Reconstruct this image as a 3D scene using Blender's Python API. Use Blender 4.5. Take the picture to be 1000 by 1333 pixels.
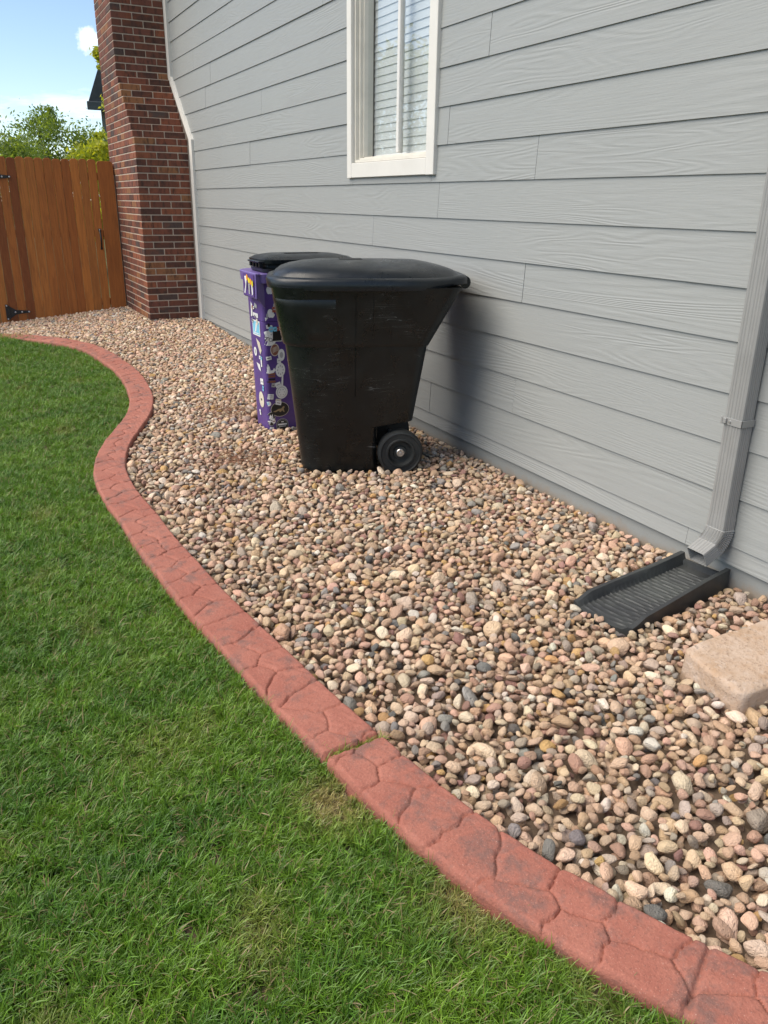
import bpy, bmesh, math, random
import numpy as np
from mathutils import Vector, Matrix
from mathutils.bvhtree import BVHTree
random.seed(7); RNG = np.random.default_rng(11)
for o in list(bpy.data.objects): bpy.data.objects.remove(o)
SC = bpy.context.scene; COL = SC.collection
# ------------------------------------------------------------------ camera
yaw, pit, rol, FPX = 0.475385656, -0.366780484, 0.0141785659, 1049.25527
EYE = 1.48
fw = Vector((math.sin(yaw)*math.cos(pit), math.cos(yaw)*math.cos(pit), math.sin(pit)))
r0 = Vector((math.cos(yaw), -math.sin(yaw), 0)); u0 = r0.cross(fw)
rt = r0*math.cos(rol) + u0*math.sin(rol); up = -r0*math.sin(rol) + u0*math.cos(rol)
cam = bpy.data.objects.new('camera', bpy.data.cameras.new('camera')); COL.objects.link(cam)
M = Matrix((rt, up, -fw)).transposed().to_4x4(); M.translation = Vector((0, 0, EYE)); cam.matrix_world = M
cam.data.sensor_fit = 'VERTICAL'; cam.data.sensor_height = 36; cam.data.lens = 36*FPX/1333
cam.data.clip_start = .05; cam.data.clip_end = 2000
SC.camera = cam
# ------------------------------------------------------------------ light
SUN_DIR = Vector((-.97, .22, 0)).normalized(); SUN_EL = math.radians(52)
SD = Vector((SUN_DIR.x*math.cos(SUN_EL), SUN_DIR.y*math.cos(SUN_EL), math.sin(SUN_EL)))
sl = bpy.data.lights.new('sun', 'SUN'); sl.energy = 2.35; sl.angle = math.radians(58); sl.color = (1, .93, .83)
so = bpy.data.objects.new('sun', sl); COL.objects.link(so); so.rotation_euler = (-SD).to_track_quat('-Z', 'Y').to_euler(); so.location = (-8, 6, 12)
W_ = bpy.data.worlds.new('World'); SC.world = W_; W_.use_nodes = True
nt = W_.node_tree; nt.nodes.clear()
def nn(t, typ, **k):
    n = t.nodes.new(typ)
    for a, b in k.items():
        if a == 'inp':
            for i, v in b.items(): n.inputs[i].default_value = v
        else: setattr(n, a, b)
    return n
sky = nn(nt, 'ShaderNodeTexSky', sky_type='NISHITA', sun_disc=False, sun_elevation=SUN_EL, sun_rotation=math.atan2(SUN_DIR.x, SUN_DIR.y), altitude=1500, air_density=1.0, dust_density=.6, ozone_density=2.0)
tc = nn(nt, 'ShaderNodeTexCoord')
sep = nn(nt, 'ShaderNodeSeparateXYZ'); nt.links.new(tc.outputs['Generated'], sep.inputs[0])
az = nn(nt, 'ShaderNodeMath', operation='ADD', inp={1: .18}); nt.links.new(sep.outputs[2], az.inputs[0])
mx = nn(nt, 'ShaderNodeMath', operation='MAXIMUM', inp={1: .05}); nt.links.new(az.outputs[0], mx.inputs[0])
dv = nn(nt, 'ShaderNodeVectorMath', operation='DIVIDE'); nt.links.new(tc.outputs['Generated'], dv.inputs[0])
cb = nn(nt, 'ShaderNodeCombineXYZ'); [nt.links.new(mx.outputs[0], cb.inputs[i]) for i in range(3)]
nt.links.new(cb.outputs[0], dv.inputs[1]); so_v = nn(nt, 'ShaderNodeVectorMath', operation='ADD', inp={1: (3.7, -2.2, 5.1)}); nt.links.new(dv.outputs[0], so_v.inputs[0])
nz = nn(nt, 'ShaderNodeTexNoise', inp={'Scale': 1.5, 'Detail': 8, 'Roughness': .58, 'Distortion': .25}); nt.links.new(so_v.outputs[0], nz.inputs['Vector'])
# one cloud where the photograph shows it, ragged by the noise
CD = (fw + rt*((112-500)/FPX) + up*((666.5-44)/FPX)).normalized()
dt = nn(nt, 'ShaderNodeVectorMath', operation='DISTANCE', inp={1: tuple(CD)}); nt.links.new(tc.outputs['Generated'], dt.inputs[0])
nz2 = nn(nt, 'ShaderNodeTexNoise', inp={'Scale': 30, 'Detail': 6, 'Roughness': .6}); nt.links.new(tc.outputs['Generated'], nz2.inputs['Vector'])
ma = nn(nt, 'ShaderNodeMath', operation='MULTIPLY_ADD', inp={1: .05}); nt.links.new(nz2.outputs[0], ma.inputs[0]); nt.links.new(dt.outputs['Value'], ma.inputs[2])
mr2 = nn(nt, 'ShaderNodeMapRange', inp={1: .0425, 2: .033, 3: 0, 4: .95}); nt.links.new(ma.outputs[0], mr2.inputs[0])
mr = nn(nt, 'ShaderNodeMapRange', inp={1: .55, 2: .76, 3: .0, 4: .75}); nt.links.new(nz.outputs[0], mr.inputs[0])
mxx = nn(nt, 'ShaderNodeMath', operation='MAXIMUM'); nt.links.new(mr.outputs[0], mxx.inputs[0]); nt.links.new(mr2.outputs[0], mxx.inputs[1])
mix = nn(nt, 'ShaderNodeMixRGB', inp={2: (8.5, 8.8, 9.2, 1)}); nt.links.new(mxx.outputs[0], mix.inputs[0]); nt.links.new(sky.outputs[0], mix.inputs[1])
bg = nn(nt, 'ShaderNodeBackground', inp={1: .09}); nt.links.new(mix.outputs[0], bg.inputs[0])
wo = nn(nt, 'ShaderNodeOutputWorld'); nt.links.new(bg.outputs[0], wo.inputs[0])
SC.view_settings.view_transform = 'Standard'; SC.view_settings.look = 'None'; SC.view_settings.gamma = 1
SC.view_settings.use_curve_mapping = False; SC.view_settings.exposure = 1.18
SC.view_settings.use_white_balance = True; SC.view_settings.white_balance_temperature = 6850; SC.view_settings.white_balance_tint = 10
SC.render.engine = 'CYCLES'; SC.cycles.max_bounces = 5; SC.cycles.diffuse_bounces = 3; SC.cycles.glossy_bounces = 3; SC.cycles.transparent_max_bounces = 12
# ------------------------------------------------------------------ helpers
def S(t): t = np.clip(t, 0, 1); return t*t*(3-2*t)
def ground_h(x, y):
    x = np.asarray(x, float); y = np.asarray(y, float)
    return .07*S((y-8)/2.4) - .14*S((y-8.6)/3.2)*np.clip((2.0-x)/1.5, 0, 1.2)
def mesh_np(name, v, f, mats=(), smooth=False, mi=None):
    me = bpy.data.meshes.new(name)
    v = np.asarray(v, np.float32); f = np.asarray(f, np.int32)
    me.vertices.add(len(v)); me.vertices.foreach_set('co', v.ravel())
    k = f.shape[1]; me.loops.add(f.size); me.loops.foreach_set('vertex_index', f.ravel())
    me.polygons.add(len(f)); me.polygons.foreach_set('loop_start', np.arange(len(f), dtype=np.int32)*k)
    for m in mats: me.materials.append(m)
    if mi is not None: me.polygons.foreach_set('material_index', np.asarray(mi, np.int32))
    me.update(calc_edges=True); me.validate()
    if smooth: me.polygons.foreach_set('use_smooth', np.ones(len(f), bool))
    return me
def link(name, me, parent=None, loc=None):
    o = bpy.data.objects.new(name, me); COL.objects.link(o)
    if loc is not None: o.location = loc
    if parent is not None:
        o.parent = parent
        pm = Matrix.Translation(parent_loc(parent)); o.matrix_parent_inverse = pm.inverted()
    return o
def parent_loc(o):
    l = Vector(o.location)
    return l if True else None
def thing(name, label, cat, loc=(0, 0, 0), group=None):
    o = bpy.data.objects.new(name, None); COL.objects.link(o); o.location = loc; o.empty_display_size = .1
    o['label'] = label; o['category'] = cat
    if group: o['group'] = group
    return o
def tag(o, label=None, cat=None, kind=None, group=None):
    if label: o['label'] = label
    if cat: o['category'] = cat
    if kind: o['kind'] = kind
    if group: o['group'] = group
    return o
class MB:
    def __init__(s): s.bm = bmesh.new()
    def box(s, a, b, bev=0, seg=1, mi=0, rot=None, shift=None):
        r = bmesh.ops.create_cube(s.bm, size=1); vs = r['verts']
        c = [(a[i]+b[i])/2 for i in range(3)]; d = [abs(b[i]-a[i]) for i in range(3)]
        for v in vs: v.co = Vector((v.co.x*d[0], v.co.y*d[1], v.co.z*d[2]))
        fs = set(f for v in vs for f in v.link_faces)
        for f in fs: f.material_index = mi
        if bev:
            es = list(set(e for v in vs for e in v.link_edges))
            r = bmesh.ops.bevel(s.bm, geom=es, offset=bev, segments=seg, affect='EDGES', profile=.6)
            vs = list(set(v for f in r['faces'] for v in f.verts) | set(v for v in vs if v.is_valid))
        for v in vs:
            if rot: v.co = rot @ v.co
            v.co += Vector(c)
        return vs
    def prism(s, pts, d, mi=0):           # closed polygon (3-D points) extruded by vector d
        a = [s.bm.verts.new(p) for p in pts]; b = [s.bm.verts.new(Vector(p)+Vector(d)) for p in pts]
        n = len(pts)
        fs = [s.bm.faces.new(a[::-1]), s.bm.faces.new(b)]
        for i in range(n): fs.append(s.bm.faces.new([a[i], a[(i+1) % n], b[(i+1) % n], b[i]]))
        for f in fs: f.material_index = mi
    def loft(s, rings, cap0=True, cap1=True, mi=0):
        R = [[s.bm.verts.new(p) for p in r] for r in rings]; n = len(R[0])
        for A, B in zip(R, R[1:]):
            for i in range(n):
                f = s.bm.faces.new([A[i], A[(i+1) % n], B[(i+1) % n], B[i]]); f.material_index = mi
        if cap0: s.bm.faces.new(R[0][::-1]).material_index = mi
        if cap1: s.bm.faces.new(R[-1]).material_index = mi
    def build(s, name, mats, parent=None, smooth=None, loc=None):
        bmesh.ops.recalc_face_normals(s.bm, faces=s.bm.faces)
        me = bpy.data.meshes.new(name); s.bm.to_mesh(me); s.bm.free()
        for m in (mats if isinstance(mats, (list, tuple)) else [mats]): me.materials.append(m)
        if smooth is not None:
            me.polygons.foreach_set('use_smooth', np.ones(len(me.polygons), bool))
            if smooth < 180: me.set_sharp_from_angle(angle=math.radians(smooth))
        return link(name, me, parent, loc)
# ------------------------------------------------------------------ materials
class G:
    def __init__(s, name):
        s.m = bpy.data.materials.new(name); s.m.use_nodes = True; s.t = s.m.node_tree
        s.b = s.t.nodes['Principled BSDF']; s.out = s.t.nodes['Material Output']
        s.tc = s.t.nodes.new('ShaderNodeTexCoord'); s.oi = s.t.nodes.new('ShaderNodeObjectInfo')
    def n(s, typ, **k): return nn(s.t, typ, **k)
    def l(s, a, b): s.t.links.new(a, b); return b
    def vec(s, scale=(1, 1, 1), src=None, rnd=0):
        mp = s.n('ShaderNodeMapping', inp={'Scale': scale}); s.l(src or s.tc.outputs['Object'], mp.inputs[0])
        if rnd:
            mu = s.n('ShaderNodeMath', operation='MULTIPLY', inp={1: rnd}); s.l(s.oi.outputs['Random'], mu.inputs[0])
            c = s.n('ShaderNodeCombineXYZ'); [s.l(mu.outputs[0], c.inputs[i]) for i in range(3)]; s.l(c.outputs[0], mp.inputs['Location'])
        return mp.outputs[0]
    def noise(s, sc, det=4, rough=.55, v=None, dist=0):
        k = s.n('ShaderNodeTexNoise', inp={'Scale': sc, 'Detail': det, 'Roughness': rough, 'Distortion': dist}); s.l(v or s.tc.outputs['Object'], k.inputs['Vector']); return k.outputs[0]
    def ramp(s, src, stops, interp='LINEAR'):
        r = s.n('ShaderNodeValToRGB'); cr = r.color_ramp; cr.interpolation = interp
        while len(cr.elements) < len(stops): cr.elements.new(.5)
        for e, (p_, c) in zip(cr.elements, stops): e.position = p_; e.color = (*c, 1) if len(c) == 3 else c
        s.l(src, r.inputs[0]); return r.outputs[0]
    def mr(s, src, a, b, c=0, d=1):
        k = s.n('ShaderNodeMapRange', inp={1: a, 2: b, 3: c, 4: d}); s.l(src, k.inputs[0]); return k.outputs[0]
    def mixc(s, fac, a, b, mode='MIX'):
        k = s.n('ShaderNodeMixRGB', blend_type=mode)
        for i, x in ((0, fac), (1, a), (2, b)):
            if isinstance(x, (tuple, list)): k.inputs[i].default_value = (*x, 1)
            elif isinstance(x, (int, float)): k.inputs[i].default_value = x
            else: s.l(x, k.inputs[i])
        return k.outputs[0]
    def math(s, op, a, b=None):
        k = s.n('ShaderNodeMath', operation=op)
        for i, x in ((0, a), (1, b)):
            if x is None: continue
            if isinstance(x, (int, float)): k.inputs[i].default_value = x
            else: s.l(x, k.inputs[i])
        return k.outputs[0]
    def bump(s, h, st=.5, d=.01, prev=None):
        k = s.n('ShaderNodeBump', inp={'Strength': st, 'Distance': d}); s.l(h, k.inputs['Height'])
        if prev is not None: s.l(prev, k.inputs['Normal'])
        return k.outputs[0]
    def fin(s, col=None, rough=.7, normal=None, spec=.5, metal=0):
        if col is not None:
            if isinstance(col, (tuple, list)): s.b.inputs['Base Color'].default_value = (*col, 1)
            else: s.l(col, s.b.inputs['Base Color'])
        if isinstance(rough, (int, float)): s.b.inputs['Roughness'].default_value = rough
        else: s.l(rough, s.b.inputs['Roughness'])
        if normal is not None: s.l(normal, s.b.inputs['Normal'])
        s.b.inputs['Specular IOR Level'].default_value = spec; s.b.inputs['Metallic'].default_value = metal
        return s.m

def m_siding():
    g = G('siding_paint')
    v = g.vec((1, .16, 2.0), rnd=37)
    base = g.noise(2.4, 2, .5, v, .5)
    rings = g.math('SINE', g.math('MULTIPLY', base, 150.0))
    fine = g.noise(60, 3, .6, g.vec((1, .10, 2.2), rnd=19))
    amt = g.mr(g.noise(1.6, 2, .5, g.vec((1, .6, 1), rnd=23)), .40, .62, .15, 1)
    h = g.math('ADD', g.math('MULTIPLY', rings, g.math('MULTIPLY', amt, .5)), g.math('MULTIPLY', fine, 1.1))
    dirt = g.noise(1.3, 5, .6)
    c = g.mixc(g.mr(dirt, .3, .75, 0, .28), (.282, .292, .281), (.330, .337, .323))
    c = g.mixc(g.mr(g.oi.outputs['Random'], 0, 1, 0, .10), c, (.26, .268, .268))
    speck = g.mr(g.noise(420, 2, .5), .68, .78, 0, .25)
    c = g.mixc(speck, c, (.20, .19, .17))
    return g.fin(c, g.mr(fine, .3, .7, .42, .60), g.bump(h, .55, .0016), .45)
def m_paint(name, col, rough=.5, var=.12, bump=.15, spec=.5, metal=0, sc=7):
    g = G(name); a = g.noise(sc, 5, .6); f = g.noise(150, 3, .6)
    c = g.mixc(g.mr(a, .35, .7, 0, 1), tuple(x*(1-var) for x in col), tuple(min(1, x*(1+var)) for x in col))
    return g.fin(c, g.mr(a, .3, .7, rough-.08, rough+.08), g.bump(f, bump, .001), spec, metal)
def m_trim():
    g = G('white_trim_paint'); a = g.noise(4, 5, .6); f = g.noise(40, 4, .6, g.vec((1, 1, .2)))
    c = g.mixc(g.mr(a, .4, .75, 0, .5), (.66, .64, .59), (.56, .54, .49))
    return g.fin(c, .55, g.bump(f, .25, .001), .4)
def m_brick():
    g = G('brick_clay')
    at = g.n('ShaderNodeAttribute', attribute_name='rnd')
    rnd = g.math('FRACT', g.math('ADD', g.oi.outputs['Random'], at.outputs['Fac']))
    base = g.ramp(rnd, [(0, (.090, .042, .032)), (.18, (.14, .056, .038)), (.38, (.185, .066, .042)), (.55, (.23, .082, .046)), (.68, (.16, .062, .044)), (.80, (.078, .054, .048)), (.90, (.25, .115, .055)), (1, (.12, .050, .038))], 'CONSTANT')
    v = g.vec((1, 1, .28), rnd=50)
    st = g.noise(24, 4, .65, v)
    c = g.mixc(g.mr(st, .48, .68, 0, .85), base, (.038, .024, .021))
    c = g.mixc(g.mr(g.noise(9, 3, .5, g.vec(rnd=31)), .5, .75, 0, .5), c, (.24, .075, .035))
    b = g.bump(g.noise(110, 4, .7, g.vec((1, 1, .35), rnd=5)), .6, .003)
    return g.fin(c, .85, b, .25)
def m_mortar():
    g = G('mortar'); a = g.noise(30, 5, .65)
    return g.fin(g.mixc(a, (.38, .31, .245), (.52, .43, .345)), .95, g.bump(g.noise(220, 3), .6, .002), .1)
def m_cedar():
    g = G('stained_cedar')
    v = g.vec((8, 1, .55), rnd=40)
    gr = g.noise(4.5, 5, .6, v, 1.2)
    fine = g.noise(30, 4, .65, g.vec((9, 1, .25), rnd=60))
    base = g.ramp(g.oi.outputs['Random'], [(0, (.25, .068, .016)), (.2, (.48, .165, .032)), (.36, (.19, .050, .014)), (.55, (.58, .225, .048)), (.75, (.33, .095, .020)), (1, (.52, .185, .038))])
    c = g.mixc(g.mr(gr, .4, .72, 0, .62), base, (.14, .042, .014))
    c = g.mixc(g.mr(fine, .45, .75, 0, .45), c, (.40, .155, .045))
    kn = g.n('ShaderNodeTexVoronoi', inp={'Scale': 2.1}); g.l(g.vec((1.7, .02, .62), rnd=90), kn.inputs['Vector'])
    c = g.mixc(g.mr(kn.outputs['Distance'], .15, .07, 0, .92), c, (.045, .014, .007))
    return g.fin(c, .62, g.bump(g.math('ADD', gr, fine), .35, .002), .35)
def m_instcol(name, rough=.6, spec=.4, bump=.3, bsc=120, trans=0, mottle=.35):
    g = G(name); at = g.n('ShaderNodeAttribute', attribute_name='col', attribute_type='INSTANCER')
    rv = g.n('ShaderNodeAttribute', attribute_name='rot', attribute_type='INSTANCER')
    ad = g.n('ShaderNodeVectorMath', operation='ADD'); g.l(g.tc.outputs['Object'], ad.inputs[0]); g.l(rv.outputs['Vector'], ad.inputs[1])
    c = at.outputs['Color']
    if mottle:
        nz_ = g.noise(1.6, 4, .65, ad.outputs[0])
        c = g.mixc(g.mr(nz_, .35, .7, 0, mottle), c, g.mixc(.5, c, (.12, .09, .075)))
        sp = g.noise(9, 3, .7, ad.outputs[0]); c = g.mixc(g.mr(sp, .58, .72, 0, .4), c, (.5, .42, .34))
    n_ = g.bump(g.noise(bsc, 3, .6, ad.outputs[0]), bump, .02) if bump else None
    g.fin(c, rough, n_, spec)
    return g.m, g
MAT = {}
MAT['siding'] = m_siding(); MAT['trim'] = m_trim(); MAT['brick'] = m_brick(); MAT['mortar'] = m_mortar(); MAT['cedar'] = m_cedar()
def m_found():
    g = G('foundation_paint'); sp = g.n('ShaderNodeSeparateXYZ'); g.l(g.tc.outputs['Object'], sp.inputs[0])
    a = g.noise(9, 6, .7); h = g.mr(g.math('ADD', sp.outputs[2], g.math('MULTIPLY', g.math('SUBTRACT', a, .5), .14)), .0, .05, .7, 0)
    c = g.mixc(h, (.24, .25, .24), (.26, .20, .145)); c = g.mixc(g.mr(g.noise(190, 3), .62, .72, 0, .4), c, (.19, .15, .11))
    return g.fin(c, .75, g.bump(g.noise(90, 4), .35, .002), .3)
MAT['found'] = m_found()
MAT['spout'] = m_paint('downspout_enamel', (.255, .255, .245), .36, .06, .05, .5)
MAT['vinyl'] = m_paint('window_vinyl', (.60, .57, .50), .45, .08, .05)
MAT['vinylw'] = m_paint('sash_vinyl', (.66, .64, .60), .4, .05, .05)
MAT['blind'] = m_paint('blind_white', (.72, .72, .69), .5, .03, .0)
MAT['dark'] = m_paint('dark_interior', (.03, .03, .03), .9)
MAT['steel'] = m_paint('bare_steel', (.55, .55, .55), .35, .1, .05, .5, .9)
MAT['iron'] = m_paint('black_iron', (.012, .012, .013), .4, .2, .3, .5)
def m_black_plastic(name, col, rough, scr=.5, dust=.25):
    g = G(name)
    a = g.noise(3.0, 6, .65); b_ = g.noise(9, 5, .65)
    # long thin scratches: stretched, strongly warped noise, thresholded
    mpa = g.n('ShaderNodeMapping', inp={'Rotation': (.1, .45, .2), 'Scale': (.30, .6, 4.0)}); g.l(g.tc.outputs['Object'], mpa.inputs[0]); s1 = g.noise(9, 1, .5, mpa.outputs[0], .35)
    line = g.mr(g.math('ABSOLUTE', g.math('SUBTRACT', s1, .5)), 0, .0035, 1, 0)
    mpb = g.n('ShaderNodeMapping', inp={'Rotation': (-.1, -.5, .3), 'Scale': (.45, .6, 5.0)}); g.l(g.tc.outputs['Object'], mpb.inputs[0]); s2 = g.noise(11, 1, .5, mpb.outputs[0], .5)
    line2 = g.mr(g.math('ABSOLUTE', g.math('SUBTRACT', s2, .47)), 0, .003, 1, 0)
    area = g.mr(g.noise(3.4, 3, .6, g.vec(rnd=3)), .50, .62, 0, .8)
    ln = g.math('MULTIPLY', g.math('MAXIMUM', line, line2), g.math('MULTIPLY', area, scr))
    c = g.mixc(g.mr(a, .42, .75, 0, dust), col, (.085, .095, .085))
    c = g.mixc(g.mr(b_, .6, .8, 0, dust*.8), c, (.07, .078, .075))
    c = g.mixc(ln, c, (.26, .27, .26))
    return g.fin(c, g.mr(b_, .3, .7, rough-.07, rough+.13), g.bump(g.noise(260, 3, .6), .2, .001), .38)
MAT['bin'] = m_black_plastic('black_bin_plastic', (.0026, .0038, .0042), .28, .8, .10)
MAT['lid'] = m_black_plastic('black_lid_plastic', (.008, .011, .014), .30, .15, .12)
MAT['rubber'] = m_black_plastic('wheel_rubber', (.010, .011, .012), .6, .0, .3)
MAT['splash'] = m_black_plastic('splash_plastic', (.028, .030, .032), .5, .15, .6)
MAT['purple'] = m_paint('purple_bin_plastic', (.088, .047, .20), .42, .12, .15)
MAT['purpled'] = m_paint('purple_rim_plastic', (.145, .10, .29), .45, .1, .15)
def flat(name, col, rough=.45):
    return m_paint(name, col, rough, .06, .05)
for k_, c_ in dict(s_white=(.72, .72, .70), s_black=(.015, .015, .014), s_tan=(.30, .22, .12), s_blue=(.18, .50, .68), s_red=(.30, .06, .04), s_yellow=(.72, .60, .03), s_orange=(.75, .30, .03), s_grey=(.38, .38, .38), s_brown=(.22, .085, .055), s_cream=(.62, .56, .45)).items(): MAT[k_] = flat(k_, c_)
# ------------------------------------------------------------------ curb geometry (centre line) used by lawn, gravel and edging
GE = np.array([(-.5, 11.2), (-.1, 10.75), (0.30, 10.22), (0.66, 9.72), (0.975, 9.26), (1.194, 8.771), (1.291, 8.025), (1.31, 7.217), (1.229, 6.367), (1.113, 5.874), (0.961, 5.47), (0.81, 5.069), (0.722, 4.719), (0.686, 4.453), (0.682, 4.117), (0.695, 3.789), (0.714, 3.389), (0.745, 2.937), (0.782, 2.56), (0.82, 2.235), (0.85, 2.0), (0.891, 1.759), (0.93, 1.514), (0.968, 1.345), (1.023, 1.163), (1.068, 1.05), (1.132, 0.9), (1.198, 0.771), (1.28, 0.63), (1.40, .42), (1.56, .15), (1.75, -.15), (1.95, -.45)])
def resample(P_, ds):
    # Catmull-Rom then even spacing
    Q = []
    for i in range(len(P_)-1):
        a, b, c, d = P_[max(i-1, 0)], P_[i], P_[i+1], P_[min(i+2, len(P_)-1)]
        for t in np.linspace(0, 1, 12, endpoint=False):
            Q.append(.5*((2*b)+(-a+c)*t+(2*a-5*b+4*c-d)*t*t+(-a+3*b-3*c+d)*t**3))
    Q = np.array(Q)
    k = np.ones(9)/9; Qp = np.pad(Q, ((4, 4), (0, 0)), mode='edge'); Q = np.stack([np.convolve(Qp[:, j], k, 'valid') for j in (0, 1)], 1)
    L = np.concatenate([[0], np.cumsum(np.linalg.norm(np.diff(Q, axis=0), axis=1))])
    s = np.arange(0, L[-1], ds); return np.stack([np.interp(s, L, Q[:, 0]), np.interp(s, L, Q[:, 1])], 1), s
CW = .182
CL, CS = resample(GE, .0042)
T = np.gradient(CL, axis=0); T /= np.linalg.norm(T, axis=1)[:, None]
NR = np.stack([T[:, 1], -T[:, 0]], 1)      # to the right when going down the list (towards the lawn: list runs far to near)
# make sure normal points to the lawn (-x at the middle)
if NR[len(NR)//2, 0] > 0: NR = -NR
CLc = CL[::16]; NRc = NR[::16]
def curb_w(x, y):
    """signed distance from the gravel edge, positive towards the lawn"""
    x = np.asarray(x).ravel(); y = np.asarray(y).ravel(); out = np.empty(len(x))
    for a in range(0, len(x), 20000):
        X = x[a:a+20000, None]-CLc[None, :, 0]; Y = y[a:a+20000, None]-CLc[None, :, 1]
        i = np.argmin(X*X+Y*Y, 1); j = np.arange(len(i))
        out[a:a+20000] = X[j, i]*NRc[i, 0]+Y[j, i]*NRc[i, 1]
    return out
# ------------------------------------------------------------------ ground
def m_ground():
    g = G('far_ground'); a = g.noise(.6, 6, .6)
    return g.fin(g.mixc(a, (.05, .08, .02), (.11, .10, .05)), .95, g.bump(g.noise(20, 4), .5, .02), .1)
me = mesh_np('ground', [(-300, -300, -.30), (300, -300, -.30), (300, 300, -.30), (-300, 300, -.30)], [(0, 1, 2, 3)], [m_ground()])
tag(link('ground', me), kind='structure')
def m_soil():
    g = G('soil_and_thatch'); a = g.noise(14, 6, .65); b_ = g.noise(120, 4, .7)
    return g.fin(g.mixc(g.mr(a, .35, .7), (.022, .026, .010), (.060, .052, .024)), .95, g.bump(b_, .9, .01), .1)
def sheet(name, x0, x1, y0, y1, dz, n, mat):
    xs = np.linspace(x0, x1, n[0]); ys = np.linspace(y0, y1, n[1]); X, Y = np.meshgrid(xs, ys)
    Z = ground_h(X, Y)+dz; V = np.stack([X.ravel(), Y.ravel(), Z.ravel()], 1)
    i = np.arange(n[0]-1)[None, :]+np.arange(n[1]-1)[:, None]*n[0]; i = i.ravel()
    return tag(link(name, mesh_np(name, V, np.stack([i, i+1, i+1+n[0], i+n[0]], 1), [mat], True)), kind='structure')
sheet('lawn_soil', -7, 2.9, -3, 13.5, -.042, (60, 90), m_soil())
# ------------------------------------------------------------------ house wall
W = 2.678; EXP = .203; Z0 = 1.599
house = thing('house', 'light grey house side wall with lap siding, white framed window and red brick chimney', 'house', (W, 5, 0))
WY0, WY1, WZ1 = -2.2, 12.6, 4.45
WIN = (4.66, 5.74, 1.74, 3.28)       # opening y0,y1,z0,z1
b = MB()
b.box((W+.006, WY0, .10), (W+.15, WIN[0], WZ1)); b.box((W+.006, WIN[1], .10), (W+.15, WY1, WZ1))
b.box((W+.006, WIN[0], .10), (W+.15, WIN[1], WIN[2])); b.box((W+.006, WIN[0], WIN[3]), (W+.15, WIN[1], WZ1))
b.build('sheathing', MAT['dark'], house)
b = MB(); b.box((W+.008, WY0, -.4), (W+.2, WY1, .098)); b.build('foundation', MAT['found'], house)
joints = {0: [3.40], -1: [4.55], -2: [5.63], -3: [3.52], 1: [9.05, 8.1], 3: [7.0], 4: [8.4], 5: [9.3], -4: [5.1], -5: [4.60], -6: [3.67, 7.3], 2: [7.6]}
def wall_y(px, py):
    d = fw + rt*((px-500)/FPX) + up*((666.5-py)/FPX); t = W/d.x; return d.y*t, d.z*t+EYE
for px, py in [(700, 205), (572, 262), (487, 300), (683, 368), (341, 126), (303, 173), (344, 226), (268, 124), (277, 280), (347, 315), (565, 410), (561, 520), (670, 517), (215+37, 75)]:
    y_, z_ = wall_y(px, py); k_ = math.floor((z_-Z0)/EXP)
    joints.setdefault(k_, []); joints[k_] = [j for j in joints[k_] if abs(j-y_) > 1.2]+[y_]
def siding(y0, y1, z0, z1, dz):
    m = MB(); gap = .0012; y0 += gap; y1 -= gap; jit = random.uniform(-.0012, .0012)
    xb = W-.0095+jit; xt = W-.0005+jit
    m.prism([(xb, y0, z0), (xb+.0015, y0, z0-.0012+.001), (W+.005, y0, z0), (W+.005, y0, z1+.02), (xt, y0, z1+.018)][::1], (0, y1-y0, 0))
    return m.build('siding_board', MAT['siding'], house)
for k in range(-8, 14):
    z0 = Z0+k*EXP; z1 = z0+EXP
    if k == -8: z0 = .098; z1 = Z0-7*EXP
    if z1 > WZ1+.1: break
    js = sorted(joints.get(k, []))
    rr = random.Random(k*13+5); cuts = [WY0]
    pts = list(js)
    if not pts: pts = [rr.uniform(1.0, 4.2)]
    lo = min(pts); hi = max(pts)
    while lo-3.66 > WY0: lo -= 3.66; pts.append(lo)
    while hi+3.2 < WY1: hi += 3.2; pts.append(hi)
    cuts = [WY0]+sorted(pts)+[WY1]
    for a, c in zip(cuts, cuts[1:]):
        if c-a < .02: continue
        seg = [(a, c)]
        if z1 > 1.70 and z0 < 3.40:
            seg = []
            if a < WIN[0]-.04: seg.append((a, min(c, WIN[0]-.04)))
            if c > WIN[1]+.02: seg.append((max(a, WIN[1]+.02), c))
            if k == 0 and a <= WIN[0] < c: 
                m = MB(); m.box((W-.0095, WIN[0]-.04, z0), (W+.004, WIN[1]+.02, z0+.055)); m.build('siding_board', MAT['siding'], house)
        for s0, s1 in seg: siding(s0, s1, z0, z1, 0)
# roof with soffit above the frame
b = MB(); b.box((W-.45, WY0-.3, WZ1), (W+5, 10.9, WZ1+.03)); b.box((W-.47, WY0-.3, WZ1-.02), (W-.45, 10.9, WZ1+.16))
b.prism([(W-.47, WY0-.3, WZ1+.16), (W+5, WY0-.3, WZ1+2.6), (W+5, WY0-.3, WZ1+.03), (W-.44, WY0-.3, WZ1+.03)], (0, 13.2, 0))
b.build('roof', [MAT['trim']], house)
# trim board following the chimney
YL, YU = 10.28, 11.04; ZS0, ZS1 = 2.13, 2.86
b = MB()
for (ya, za), (yb, zb) in zip([(YL, .0), (YL-.02, ZS0), (YU, ZS1)], [(YL-.02, ZS0), (YU, ZS1), (YU-.02, 4.44)]):
    b.prism([(W-.034, ya, za), (W-.034, yb, zb), (W-.034, yb-.115, zb+.0), (W-.034, ya-.115, za)], (.032, 0, 0))
b.build('trim_board', MAT['trim'], house)
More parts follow.
